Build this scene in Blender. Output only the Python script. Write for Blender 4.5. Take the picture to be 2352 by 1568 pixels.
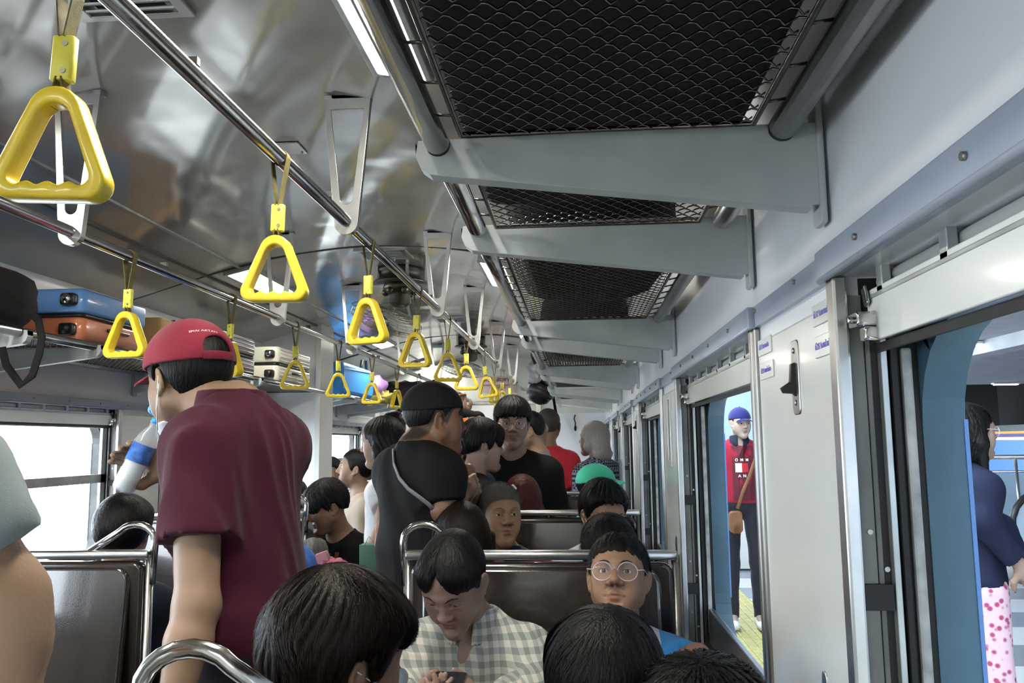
import bpy, bmesh, math, random
import numpy as np
from mathutils import Vector, Matrix, Euler
random.seed(7); np.random.seed(7)
for o in list(bpy.data.objects): bpy.data.objects.remove(o)
SC = bpy.context.scene
COL = SC.collection
# ---------------------------------------------------------------- camera
F = 1900.0; CX, CY = 1176.0, 784.0
CAM = np.array([0.0, 0.0, 1.5])
def _n(v): v = np.array(v, float); return v/np.linalg.norm(v)
_Y = _n([150, -231, -F])            # carriage axis in camera coordinates
_Z = np.array([-176, 15684, -F], float); _Z = _n(_Z-_Y*np.dot(_Z, _Y))
_X = np.cross(_Y, _Z)
RW = np.array([_X, _Y, _Z])         # camera -> world
cam = bpy.data.cameras.new('camera'); cam_o = bpy.data.objects.new('camera', cam); COL.objects.link(cam_o)
M4 = Matrix.Identity(4)
for i in range(3):
    for j in range(3): M4[i][j] = RW[i, j]
    M4[i][3] = CAM[i]
cam_o.matrix_world = M4
cam.sensor_fit = 'HORIZONTAL'; cam.sensor_width = 36; cam.lens = 36*F/2352; cam.clip_start = .02; cam.clip_end = 300
SC.camera = cam_o
def at(px, py, Y):
    d = RW @ np.array([px-CX, -(py-CY), -F]); return tuple(CAM + d*(Y/d[1]))
def proj(p):
    c = RW.T @ (np.array(p, float)-CAM); return CX+F*c[0]/-c[2], CY-F*c[1]/-c[2]
# ---------------------------------------------------------------- world, exposure
SC.view_settings.view_transform = 'Standard'; SC.view_settings.look = 'None'
SC.view_settings.exposure = 0.22; SC.view_settings.gamma = 1.0
try: SC.view_settings.use_curve_mapping = False
except Exception: pass
w = bpy.data.worlds.new('world'); SC.world = w; w.use_nodes = True
bg = w.node_tree.nodes['Background']; bg.inputs[0].default_value = (.80, .90, 1.0, 1); bg.inputs[1].default_value = 12
cy = SC.cycles
try:
    cy.use_denoising = True; cy.denoiser = 'OPENIMAGEDENOISE'
    cy.use_adaptive_sampling = True; cy.adaptive_threshold = .025
    cy.max_bounces = 6; cy.diffuse_bounces = 3; cy.glossy_bounces = 3; cy.transmission_bounces = 6; cy.transparent_max_bounces = 8
    cy.sample_clamp_indirect = 6; cy.caustics_reflective = False; cy.caustics_refractive = False; cy.blur_glossy = .5
except Exception: pass
# ---------------------------------------------------------------- car dimensions
XR, XL, XC = .30, -2.20, -.95       # inner wall faces and middle of the coach
Y0, Y1 = -1.62, 9.15                # coach ends
RAILX = (-.60, -1.30); RAILZ = 1.5+.578
RZ = 1.5+.362                       # luggage rack level
def ceil_z(x):
    s = abs(x-XC); return 2.457-.19*s*s+.022*s**4
# daylight portals in the left windows
def portal(y, z, sy, sz):
    l = bpy.data.lights.new('window_portal', 'AREA'); l.shape = 'RECTANGLE'; l.size = sy; l.size_y = sz
    l.cycles.is_portal = True
    o = bpy.data.objects.new('window_portal', l); COL.objects.link(o); o.location = (XL-.16, y, z)
    o.rotation_euler = (math.pi/2, 0, -math.pi/2)
PAN = [(-.54-1.5, -.10-1.5), (-.54, -.10), (.95, 1.385), (2.455, 2.90), (3.96, 4.39), (5.47, 5.91), (6.98, 7.42), (8.49, 9.15)]   # pillars between windows
WIN = [(PAN[i][1], PAN[i+1][0]) for i in range(len(PAN)-1)]
for a, b in WIN[1:]: portal((a+b)/2, 1.36, b-a, .52)
# ---------------------------------------------------------------- helpers
def ph(o, label=None, cat=None, group=None, kind=None):
    if label: o['label'] = label
    if cat: o['category'] = cat
    if group: o['group'] = group
    if kind: o['kind'] = kind
    return o
def thing(name, label, cat, loc=(0, 0, 0), group=None):
    o = bpy.data.objects.new(name, None); COL.objects.link(o); o.location = loc; o.empty_display_size = .05
    return ph(o, label, cat, group)
class MB:
    def __init__(s): s.v = []; s.f = []; s.sm = []; s.mi = []; s.m = 0
    def add(s, V, Fc, smooth=False):
        n = len(s.v); s.v += [tuple(map(float, p)) for p in V]; s.f += [tuple(i+n for i in f) for f in Fc]
        s.sm += [smooth]*len(Fc); s.mi += [s.m]*len(Fc); return s
    def box(s, c, d, rot=None, R=None):
        x, y, z = [k/2 for k in d]
        P = [Vector((a*x, b*y, e*z)) for a in (-1, 1) for b in (-1, 1) for e in (-1, 1)]
        if rot: R = Euler(rot).to_matrix()
        if R is not None: P = [R @ p for p in P]
        P = [p+Vector(c) for p in P]
        return s.add(P, [(0, 1, 3, 2), (4, 6, 7, 5), (0, 4, 5, 1), (2, 3, 7, 6), (0, 2, 6, 4), (1, 5, 7, 3)])
    def bb(s, x0, x1, y0, y1, z0, z1): return s.box(((x0+x1)/2, (y0+y1)/2, (z0+z1)/2), (abs(x1-x0), abs(y1-y0), abs(z1-z0)))
    def rbox(s, c, d, r=.01, rot=None, seg=4, axis=2):
        # rounded rectangle (in the plane normal to axis) extruded, with a soft edge
        a = [(0, 1, 2), (1, 2, 0), (2, 0, 1)][(axis+1) % 3]
        hw, hh, t = d[a[0]]/2, d[a[1]]/2, d[a[2]]/2
        r = min(r, hw*.99, hh*.99); e = min(r*.35, t*.9)
        def ring(ins, z):
            L = []
            for (sx, sy, a0) in ((1, 1, 0), (-1, 1, 90), (-1, -1, 180), (1, -1, 270)):
                for k in range(seg+1):
                    t_ = math.radians(a0+90*k/seg); L.append((sx*(hw-r)+(r-ins)*math.cos(t_), sy*(hh-r)+(r-ins)*math.sin(t_), z))
            return L
        rings = [ring(e, -t), ring(e*.3, -t+e*.3), ring(0, -t+e), ring(0, t-e), ring(e*.3, t-e*.3), ring(e, t)]
        n = len(rings[0]); V = []
        R = Euler(rot).to_matrix() if rot else None
        for L in rings:
            for p in L:
                q = [0, 0, 0]; q[a[0]], q[a[1]], q[a[2]] = p
                q = Vector(q)
                if R is not None: q = R @ q
                V.append(q+Vector(c))
        Fc = [(i*n+k, i*n+(k+1) % n, (i+1)*n+(k+1) % n, (i+1)*n+k) for i in range(5) for k in range(n)]
        s.add(V, Fc, True)
        m = len(s.v)-len(V)
        s.f += [tuple(m+k for k in reversed(range(n))), tuple(m+5*n+k for k in range(n))]; s.sm += [False]*2; s.mi += [s.m]*2
        return s
    def tube(s, pts, r, seg=8, closed=False, caps=True, flat=None):
        P = [Vector(p) for p in pts]; n = len(P); rr = r if hasattr(r, '__len__') else [r]*n
        V = []; up = None
        for i, p in enumerate(P):
            a = P[(i-1) % n] if (closed or i > 0) else p
            b = P[(i+1) % n] if (closed or i < n-1) else p
            t = (b-a).normalized() if (b-a).length > 1e-9 else Vector((0, 0, 1))
            if up is None:
                up = Vector((0, 0, 1)) if abs(t.z) < .9 else Vector((1, 0, 0))
            up = (up-t*up.dot(t)); up = up.normalized() if up.length > 1e-6 else t.orthogonal().normalized()
            q = t.cross(up)
            for k in range(seg):
                an = 2*math.pi*k/seg
                V.append(p+(q*math.cos(an)*(flat or 1)+up*math.sin(an))*rr[i])
        m = n if closed else n-1
        Fc = [(i*seg+k, i*seg+(k+1) % seg, ((i+1) % n)*seg+(k+1) % seg, ((i+1) % n)*seg+k) for i in range(m) for k in range(seg)]
        s.add(V, Fc, seg > 4)
        if caps and not closed:
            b = len(s.v)-len(V)
            s.f += [tuple(b+k for k in reversed(range(seg))), tuple(b+(n-1)*seg+k for k in range(seg))]; s.sm += [False]*2; s.mi += [s.m]*2
        return s
    def lathe(s, prof, c=(0, 0, 0), seg=24, R=None, smooth=True):
        V = []
        for r, z in prof:
            for k in range(seg):
                a = 2*math.pi*k/seg; p = Vector((r*math.cos(a), r*math.sin(a), z))
                if R is not None: p = R @ p
                V.append(p+Vector(c))
        Fc = [(i*seg+k, i*seg+(k+1) % seg, (i+1)*seg+(k+1) % seg, (i+1)*seg+k) for i in range(len(prof)-1) for k in range(seg)]
        return s.add(V, Fc, smooth)
    def prism(s, poly, fn, t0, t1, smooth=False):
        n = len(poly); V = [fn(a, b, t0) for a, b in poly]+[fn(a, b, t1) for a, b in poly]
        return s.add(V, [tuple(reversed(range(n))), tuple(range(n, 2*n))]+[(k, (k+1) % n, n+(k+1) % n, n+k) for k in range(n)], smooth)
    def ring(s, out, inn, fn, t0, t1):
        n = len(out); V = [fn(a, b, t) for t in (t0, t1) for L in (out, inn) for a, b in L]
        Fc = []
        for k in range(n):
            j = (k+1) % n
            Fc += [(k, n+k, n+j, j), (2*n+k, 2*n+j, 3*n+j, 3*n+k), (k, j, 2*n+j, 2*n+k), (n+k, 3*n+k, 3*n+j, n+j)]
        return s.add(V, Fc)
    def ball(s, c, r, seg=12, R=None):
        r = r if hasattr(r, '__len__') else (r, r, r); V = []; Fc = []
        h = seg//2+1
        for i in range(h+1):
            t = math.pi*i/h
            for k in range(seg):
                a = 2*math.pi*k/seg; p = Vector((r[0]*math.sin(t)*math.cos(a), r[1]*math.sin(t)*math.sin(a), r[2]*math.cos(t)))
                if R is not None: p = R @ p
                V.append(p+Vector(c))
        Fc = [(i*seg+k, (i+1)*seg+k, (i+1)*seg+(k+1) % seg, i*seg+(k+1) % seg) for i in range(h) for k in range(seg)]
        return s.add(V, Fc, True)
    def build(s, name, mat, parent=None, bevel=0, loc=None, fix=True):
        me = bpy.data.meshes.new(name); me.from_pydata(s.v, [], s.f)
        me.polygons.foreach_set('use_smooth', s.sm)
        mats = mat if isinstance(mat, (list, tuple)) else [mat]
        for m in mats: me.materials.append(m)
        if len(mats) > 1: me.polygons.foreach_set('material_index', s.mi)
        if fix:
            bm = bmesh.new(); bm.from_mesh(me); bmesh.ops.remove_doubles(bm, verts=bm.verts, dist=1e-6)
            bmesh.ops.recalc_face_normals(bm, faces=bm.faces); bm.to_mesh(me); bm.free()
        me.update()
        o = bpy.data.objects.new(name, me); COL.objects.link(o)
        if parent is not None: o.parent = parent
        if loc is not None: o.location = loc
        if bevel:
            b = o.modifiers.new('bevel', 'BEVEL'); b.width = bevel; b.segments = 2; b.limit_method = 'ANGLE'; b.angle_limit = math.radians(40)
        return o
def copy_tree(o, parent=None, **kw):
    c = o.copy(); COL.objects.link(c)
    if parent is not None: c.parent = parent
    for ch in list(o.children): copy_tree(ch, c)
    for k, v in kw.items(): c[k] = v
    return c
def struct(o, name=None): o['kind'] = 'structure'; return o
# ---------------------------------------------------------------- materials
MATS = {}
def lin(c): return tuple(((x/255)/12.92 if x/255 <= .04045 else ((x/255+.055)/1.055)**2.4) for x in c)
def mat(name, col, rough=.5, metal=0, bump=None, var=0, coat=0, emit=None, trans=0, ior=1.45, spec=.5, vs=8, sheen=0, dirt=None, alpha=1):
    m = bpy.data.materials.new(name); m.use_nodes = True; nt = m.node_tree; N = nt.nodes; L = nt.links
    b = N['Principled BSDF']
    b.inputs['Base Color'].default_value = (*col, 1); b.inputs['Roughness'].default_value = rough; b.inputs['Metallic'].default_value = metal
    b.inputs['Coat Weight'].default_value = coat; b.inputs['Coat Roughness'].default_value = .08
    b.inputs['Transmission Weight'].default_value = trans; b.inputs['IOR'].default_value = ior; b.inputs['Specular IOR Level'].default_value = spec
    b.inputs['Alpha'].default_value = alpha
    if sheen: b.inputs['Sheen Weight'].default_value = sheen
    tc = N.new('ShaderNodeTexCoord')
    if emit:
        b.inputs['Emission Color'].default_value = (*emit[0], 1); b.inputs['Emission Strength'].default_value = emit[1]
    if var:
        nz = N.new('ShaderNodeTexNoise'); nz.inputs['Scale'].default_value = vs; nz.inputs['Detail'].default_value = 5
        L.new(tc.outputs['Object'], nz.inputs['Vector'])
        rp = N.new('ShaderNodeValToRGB'); rp.color_ramp.elements[0].position = .3; rp.color_ramp.elements[1].position = .72
        rp.color_ramp.elements[0].color = (*[c*(1-var) for c in col], 1); rp.color_ramp.elements[1].color = (*[min(1, c*(1+var)) for c in col], 1)
        L.new(nz.outputs['Fac'], rp.inputs['Fac']); L.new(rp.outputs['Color'], b.inputs['Base Color'])
    if bump:
        nb = N.new('ShaderNodeTexNoise'); nb.inputs['Scale'].default_value = bump[0]; nb.inputs['Detail'].default_value = bump[2] if len(bump) > 2 else 2
        L.new(tc.outputs['Object'], nb.inputs['Vector'])
        bp = N.new('ShaderNodeBump'); bp.inputs['Strength'].default_value = 1; bp.inputs['Distance'].default_value = bump[1]
        L.new(nb.outputs['Fac'], bp.inputs['Height']); L.new(bp.outputs['Normal'], b.inputs['Normal'])
    MATS[name] = m; return m
def nodes(m): return m.node_tree.nodes, m.node_tree.links, m.node_tree.nodes['Principled BSDF']
ceiling_m = mat('ceiling_paint', (.41, .405, .37), .13, bump=(1.7, .045, 1.5), coat=1.0, var=.06, vs=2)
wall_m = mat('wall_paint', (.85, .89, .93), .28, bump=(3, .004), coat=.2, var=.04, vs=3)
cream_m = mat('cream_panel', (.74, .78, .76), .22, bump=(2.5, .004), coat=.3, var=.04, vs=3)
trim_m = mat('grey_trim_paint', (.40, .46, .56), .3, metal=.1, var=.08, vs=9)
steel_m = mat('stainless_steel', (.62, .61, .60), .16, metal=1, bump=(60, .0002), var=.08, vs=14)
bsteel_m = mat('brushed_steel', (.50, .50, .49), .30, metal=1, var=.15, vs=10)
alu_m = mat('worn_aluminium', (.46, .50, .50), .38, metal=.7, var=.22, vs=12)
rack_m = mat('rack_bracket_paint', (.46, .50, .51), .32, var=.10, vs=11, bump=(30, .0004))
net_m = mat('rack_wire', (.13, .125, .12), .27, metal=.95)
dark_m = mat('dark_rubber', (.012, .012, .013), .6)
dgrey_m = mat('dark_grey_metal', (.055, .056, .056), .45, metal=.5, var=.3, vs=14)
vinyl_m = mat('brown_vinyl', (.022, .016, .013), .20, bump=(260, .0003), var=.12, vs=7, coat=1.0)
yellow_m = mat('yellow_plastic', (.80, .60, .035), .33, var=.10, vs=24, bump=(40, .0006), coat=.2)
clasp_m = mat('yellow_clasp_plastic', (.74, .68, .09), .38, var=.10, vs=30)
strap_m = mat('olive_webbing', (.12, .10, .026), .75, var=.35, vs=60, bump=(900, .0006))
dstrap_m = mat('dark_webbing', (.035, .032, .018), .8, var=.3, vs=60)
blue_m = mat('blue_body_paint', (.045, .105, .155), .42, var=.12, vs=10, bump=(40, .0006))
bedge_m = mat('bright_blue_edge', (.09, .20, .46), .35)
lamp_m = mat('lamp_diffuser', (1, 1, 1), .5, emit=((1.0, .95, .84), 54))
black_m = mat('black_plastic', (.012, .012, .013), .35)
white_m = mat('white_plastic', (.75, .76, .76), .4)
lino_m = mat('grey_linoleum', (.10, .10, .10), .5, var=.2, vs=10)
glass_m = mat('clear_glass', (.95, .97, 1), .02, trans=1, ior=1.1)
screw_m = mat('screw_head', (.35, .35, .33), .35, metal=.9)
bluetext_m = mat('blue_ink', (.16, .14, .62), .5)
# ================================================================ the coach
SIDES = {'right': (XR, 1), 'left': (XL, -1)}
# floor
struct(MB().bb(XL-.15, XR+.15, Y0, Y1+5, -.05, 0).build('floor', lino_m))
# arched ceiling
mb = MB(); NX, NY = 40, 60; V = []
for j in range(NY+1):
    for i in range(NX+1):
        x = XL+(XR-XL)*i/NX; y = Y0+(Y1-Y0)*j/NY
        z = ceil_z(x)+.0035*math.sin(x*7+y*1.7)*math.sin(y*3.1+x*2.3)
        V.append((x, y, z))
V += [(x, y, z+.04) for x, y, z in V]
Fc = []; n1 = (NX+1)*(NY+1)
for j in range(NY):
    for i in range(NX):
        a = j*(NX+1)+i; Fc += [(a, a+NX+1, a+NX+2, a+1), (n1+a, n1+a+1, n1+a+NX+2, n1+a+NX+1)]
mb.add(V, Fc, True); struct(mb.build('ceiling', ceiling_m))
# seams in the ceiling
sn = 0
for ys in (.57, 3.87, 7.2):
    sn += 1; mb = MB(); xs = np.linspace(XL+.01, XR-.01, 30)
    for k in range(29):
        x0, x1 = xs[k], xs[k+1]
        mb.add([(x0, ys-.006, ceil_z(x0)-.004), (x1, ys-.006, ceil_z(x1)-.004), (x1, ys+.006, ceil_z(x1)-.004), (x0, ys+.006, ceil_z(x0)-.004),
                (x0, ys-.006, ceil_z(x0)+.01), (x1, ys-.006, ceil_z(x1)+.01), (x1, ys+.006, ceil_z(x1)+.01), (x0, ys+.006, ceil_z(x0)+.01)],
               [(0, 1, 2, 3), (0, 4, 5, 1), (3, 2, 6, 7), (0, 3, 7, 4), (1, 5, 6, 2)])
    struct(mb.build('trim_%d' % sn, dgrey_m))
for xs_ in (-1.64, -1.80, -.10):
    sn += 1; struct(MB().bb(xs_-.008, xs_+.008, Y0+.05, Y1-.05, ceil_z(xs_)-.006, ceil_z(xs_)+.01).build('trim_%d' % sn, alu_m if xs_ != -1.8 else dgrey_m))
# end wall behind the photographer, bulkhead ahead
def arch_poly(x0, x1, z0):
    xs = np.linspace(x1, x0, 16); return [(x0, z0), (x1, z0)]+[(x, ceil_z(x)+.02) for x in xs]
struct(MB().prism(arch_poly(XL, XR, 0), lambda a, b, t: (a, t, b), Y0-.05, Y0).build('wall_back', cream_m))
DX0, DX1, DZ = -1.72, -.42, 1.93
mb = MB(); fxz = lambda a, b, t: (a, t, b)
mb.prism(arch_poly(XL, XR, DZ), fxz, Y1, Y1+.05); mb.prism([(XL, 0), (DX0, 0), (DX0, DZ), (XL, DZ)], fxz, Y1, Y1+.05); mb.prism([(DX1, 0), (XR, 0), (XR, DZ), (DX1, DZ)], fxz, Y1, Y1+.05)
struct(mb.build('wall_front', cream_m))
sn += 1; struct(MB().bb(DX1-.03, DX1+.03, Y1-.03, Y1+.07, 0, DZ).bb(DX0-.03, DX0+.03, Y1-.03, Y1+.07, 0, DZ).bb(DX0-.03, DX1+.03, Y1-.03, Y1+.07, DZ-.01, DZ+.03).build('trim_%d' % sn, bsteel_m, bevel=.004))
# next coach seen through the end door
mb = MB(); mb.bb(-2.1, -2.05, Y1+.05, Y1+5, 0, 2.3).bb(.2, .25, Y1+.05, Y1+5, 0, 2.3).bb(-2.1, .25, Y1+5, Y1+5.05, 0, 2.3)
struct(mb.build('wall_next_coach', wall_m)); struct(MB().bb(-2.1, .25, Y1+.05, Y1+5, 2.3, 2.34).build('ceiling_next_coach', cream_m))
for k, (px, py) in enumerate(((1062, 949), (1080, 952))):
    x, y, z = at(px, py, 12.2+k*.8); t = thing('ceiling_light', ['nearer white ceiling light seen through the far end doorway', 'farther white ceiling light seen through the far end doorway'][k], 'light', (x, y, 2.29))
    MB().bb(-.14, .14, -.25, .25, -.02, .01).build('frame', white_m, t); MB().bb(-.12, .12, -.23, .23, -.035, -.02).build('diffuser', lamp_m, t)
# pink notice on the bulkhead
x0, _, z0 = at(1100, 903, Y1); x1, _, z1 = at(1187, 862, Y1)
pink_m = mat('pink_paper', (.72, .56, .56), .6); ink_m = mat('brown_ink', (.16, .07, .08), .6)
nt_ = thing('paper_notice', 'pale pink printed notice taped to the far bulkhead above the doorway', 'notice', ((x0+x1)/2, Y1-.004, (z0+z1)/2))
W, H = x1-x0, z1-z0
MB().bb(-W/2, W/2, -.001, .002, -H/2, H/2).build('paper', pink_m, nt_)
def text(name, s, size, mt, parent, loc, rot, ext=.0006, align='CENTER', bold=0):
    c = bpy.data.curves.new(name, 'FONT'); c.body = s; c.size = size; c.align_x = align; c.align_y = 'CENTER'; c.extrude = ext; c.offset = bold
    c.materials.append(mt); o = bpy.data.objects.new(name+'_tmp', c); COL.objects.link(o); bpy.context.view_layer.update()
    me = bpy.data.meshes.new_from_object(o.evaluated_get(bpy.context.evaluated_depsgraph_get())); bpy.data.objects.remove(o)
    o = bpy.data.objects.new(name, me); COL.objects.link(o); o.parent = parent; o.location = loc; o.rotation_euler = rot; return o
text('heading_text', 'ระวัง สะพาน', .072, ink_m, nt_, (0, -.003, H*.28), (math.pi/2, 0, 0), bold=.001)
text('body_text', 'กรุณาอย่ายื่นศีรษะออกนอกหน้าต่าง\nขณะรถไฟวิ่งผ่าน', .028, ink_m, nt_, (0, -.003, -H*.12), (math.pi/2, 0, 0))
sn += 1
# upper and lower side walls, pillars, windows
ZS, ZO, ZT0, ZT1 = .93, 1.605, 1.682, 1.716
chan_m = mat('channel_grey', (.14, .145, .14), .5, metal=.2, var=.25, vs=14); wn = 0; PAN_, WIN_ = PAN, WIN
for side, (XW, sg) in SIDES.items():
    X = lambda t: XW+sg*t
    of = 0 if side == 'right' else -.12
    PAN = [(a+of, b+of) for a, b in PAN_]; PAN[-1] = (PAN[-1][0], Y1); WIN = [(a+of, b+of) for a, b in WIN_]
    w_ = MB()
    w_.bb(X(0), X(.05), Y0, Y1, ZT0, ceil_z(XW)+.02)                 # frieze above windows
    w_.bb(X(0), X(.05), Y0, Y1, 0, ZS)                              # dado below windows
    for a, b in PAN: w_.bb(X(.001), X(.05), a, b, ZS, ZT0)
    struct(w_.build('wall_'+side, wall_m))
    for a, b in PAN:
        sn += 1; c = cream_m
        t = MB().rbox((X(.001), (a+b)/2, (ZS+ZT0)/2-.03), (.012, b-a-.05, ZT0-ZS-.05+.06), .012, axis=0).build('trim_%d' % sn, c); struct(t)
    # blue outer body with rounded openings
    out = MB(); t0, t1 = .079, .124
    yy = [Y0-.05]+[v for a, b in WIN for v in ((a+b)/2,)]+[Y1+.02]
    cuts = [Y0-.05]+[(PAN[i][0]+PAN[i][1])/2 for i in range(1, len(PAN)-1)]+[Y1+.02]
    for (a, b), (ca, cb) in zip(WIN, zip(cuts[:-1], cuts[1:])):
        L = []; r = .11; zb, zt = .96, 1.625; ya, yb = a+.004, b-.004
        for (cy_, cz_, a0) in ((yb-r, zt-r, 0), (ya+r, zt-r, 90), (ya+r, zb+r, 180), (yb-r, zb+r, 270)):
            for k in range(7): t_ = math.radians(a0+15*k); L.append((cy_+r*math.cos(t_), cz_+r*math.sin(t_)))
        O = []
        for (qa, qb, n_) in (((cb, 1.0), (cb, 2.2), 3), ((cb, 2.2), (ca, 2.2), 8), ((ca, 2.2), (ca, -.3), 7), ((ca, -.3), (cb, -.3), 7), ((cb, -.3), (cb, 1.0), 3)):
            for k in range(n_): O.append((qa[0]+(qb[0]-qa[0])*k/n_, qa[1]+(qb[1]-qa[1])*k/n_))
        O = O[:28]
        # match outer points to inner by angle
        c_ = ((ya+yb)/2, (zb+zt)/2); O = []
        for (y_, z_) in L:
            dy, dz = y_-c_[0], z_-c_[1]; s_ = min(((cb-c_[0]) if dy > 0 else (c_[0]-ca))/abs(dy) if abs(dy) > 1e-6 else 1e9, ((2.2-c_[1]) if dz > 0 else (c_[1]+.3))/abs(dz) if abs(dz) > 1e-6 else 1e9)
            O.append((c_[0]+dy*s_, c_[1]+dz*s_))
        for ci, cor in ((3, (cb, 2.2)), (10, (ca, 2.2)), (17, (ca, -.3)), (24, (cb, -.3))): O[ci] = cor
        out.ring(O, L, lambda p, q, t: (X(t), p, q), t0, t1)
    struct(out.build('wall_%s_outer' % side, blue_m if side == 'right' else dgrey_m))
    for i, (a, b) in enumerate(WIN):
        wn += 1; wt = thing('window_%d' % wn, None, None); struct(wt)
        fr = MB(); dk = MB(); st = MB(); wh = MB(); be = MB(); fs = MB()
        for y_, d in ((b, -1), (a, 1)):
            fr.bb(X(-.012), X(.004), y_, y_+d*.014, ZS, ZT0); fr.bb(X(-.010), X(.001), y_, y_-d*.020, 0.0, ZT0)
            st.bb(X(.004), X(.020), y_, y_+d*.008, ZS, 1.32); st.bb(X(.004), X(.020), y_, y_+d*.008, 1.345, 1.66)
            dk.bb(X(.020), X(.079), y_, y_+d*.002, ZS, 1.68); dk.bb(X(.004), X(.034), y_+d*.0085, y_+d*.012, 1.318, 1.345); dk.bb(X(.004), X(.034), y_+d*.0085, y_+d*.012, 1.07, 1.10)
            st.bb(X(.022), X(.028), y_, y_+d*.004, ZS, 1.64); fs.bb(X(.036), X(.043), y_, y_+d*.012, ZS, 1.64)
            wh.bb(X(.059), X(.071), y_, y_+d*.009, .96, 1.60)
            dk.bb(X(.046), X(.052), y_, y_+d*.014, .96, 1.62)
            be.bb(X(.122), X(.1265), y_, y_+d*.0055, 1.06, 1.52)
        fr.build('jamb_post', bsteel_m, wt, bevel=.003); st.build('slide_channel', chan_m, wt, bevel=.001); fs.build('guide_strip', alu_m, wt, bevel=.001); dk.build('rubber_seal', dark_m, wt)
        wh.build('weather_strip', mat('worn_strip', (.42, .44, .44), .6, var=.4, vs=30) if 'worn_strip' not in MATS else MATS['worn_strip'], wt, bevel=.003); be.build('outer_edge', bedge_m if side == 'right' else dgrey_m, wt)
        sb = MB(); sb.bb(X(-.012), X(.124), a, b, ZS-.012, ZS+.006); sb.bb(X(.060), X(.076), a+.005, b-.005, ZS, 1.03); sb.build('window_sill', bsteel_m, wt, bevel=.004)
        sp = MB(); sp.rbox((X(.026), (a+b)/2, (ZO+1.662)/2), (.008, b-a-.04, 1.662-ZO), .004, axis=0).build('shade_panel', cream_m, wt)
        sh = MB(); n_ = 7
        for k in range(n_):
            y_ = a+.06+(b-a-.12)*k/(n_-1); sh.bb(X(.022), X(.032), y_-.008, y_+.008, 1.655, 1.684)
        sh.bb(X(.021), X(.025), a+.02, b-.02, 1.651, 1.656)
        sh.build('shade_hanger', alu_m, wt, bevel=.001)
        ro = MB(); ro.tube([(X(.042), a+.02, 1.672), (X(.042), b-.02, 1.672)], .009, 10); ro.build('shade_roller', mat('roller', (.52, .52, .50), .45) if 'roller' not in MATS else MATS['roller'], wt)
        hd = MB(); hd.bb(X(.048), X(.079), a, b, 1.625, 1.69); hd.bb(X(.03), X(.034), a+.01, b-.01, 1.594, 1.604); hd.build('window_header', dark_m, wt)
        la = MB()
        for y_, d in ((b, -1), (a, 1)):
            la.rbox((X(.012), y_+d*.034, 1.628), (.022, .030, .016), .004, axis=0); la.rbox((X(.016), y_+d*.040, 1.612), (.016, .018, .016), .004, axis=0)
            la.tube([(X(.006), y_+d*.034, 1.628), (X(-.004), y_+d*.034, 1.628)], .004, 8); la.box((X(.018), y_+d*.028, 1.655), (.003, .012, .022), rot=(.4*d, 0, 0))
        la.build('latch', steel_m, wt, bevel=.001)
        for y_, d in ((b, -1),):
            for zz in (1.40, 1.16, 1.02):
                MB().tube([(X(.014), y_+d*.0075, zz), (X(.014), y_+d*.0098, zz)], .003, 8).build('screw', screw_m, wt)
                MB().tube([(X(.031), y_+d*.002, zz-.04), (X(.031), y_+d*.0055, zz-.04)], .003, 8).build('screw', screw_m, wt)
        if side == 'left':
            m_ = MB().bb(X(.046), X(.060), a+.002, b-.002, 1.335, 1.375); m_.bb(X(.044), X(.047), a+.3, a+.37, 1.345, 1.363); m_.bb(X(.046), X(.060), b-.05, b-.002, .95, 1.62).bb(X(.046), X(.060), a+.002, a+.05, .95, 1.62).bb(X(.046), X(.060), a, b, 1.59, 1.63); m_.build('sash_frame', alu_m, wt, bevel=.003)
    # trim band with screws
    sn += 1; tb = MB(); tb.bb(X(-.008), X(.002), Y0, Y1, ZT0, ZT1)
    for a, b in WIN: tb.rbox((X(-.013), (a+b)/2, (ZT0+ZT1)/2-.001), (.012, b-a+.05, ZT1-ZT0+.002), .004, axis=0); tb.tube([(X(-.016), a-.02, ZT0), (X(-.016), b+.02, ZT0)], .004, 8)
    struct(tb.build('trim_%d' % sn, trim_m))
    sn += 1; sc_ = MB(); y = Y0+.1
    while y < Y1:
        sc_.tube([(X(-.019), y, 1.70), (X(-.0225), y, 1.70)], .0036, 8); y += .235
    struct(sc_.build('trim_%d' % sn, screw_m))
    sn += 1; struct(MB().bb(X(-.01), X(.0), Y0, Y1, 0, .10).build('baseboard_'+side, bsteel_m))
# left partition with its steel edge
struct(MB().prism(arch_poly(XL, -1.775, 0), fxz, 5.62, 5.66).build('wall_partition', wall_m))
sn += 1; struct(MB().prism(arch_poly(-1.80, -1.765, 0), fxz, 5.60, 5.90).build('trim_%d' % sn, cream_m, bevel=.006))
struct(MB().prism(arch_poly(XL, -1.80, 0), fxz, 5.85, 5.90).build('wall_partition_rear', cream_m))
# white end compartment wall ahead on the right
x0 = at(1262, 950, 8.75)[0]
struct(MB().prism([(x0, 0), (XR, 0), (XR, 1.80), (x0, 1.80)], fxz, 8.72, 8.78).build('wall_compartment', wall_m))
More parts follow.
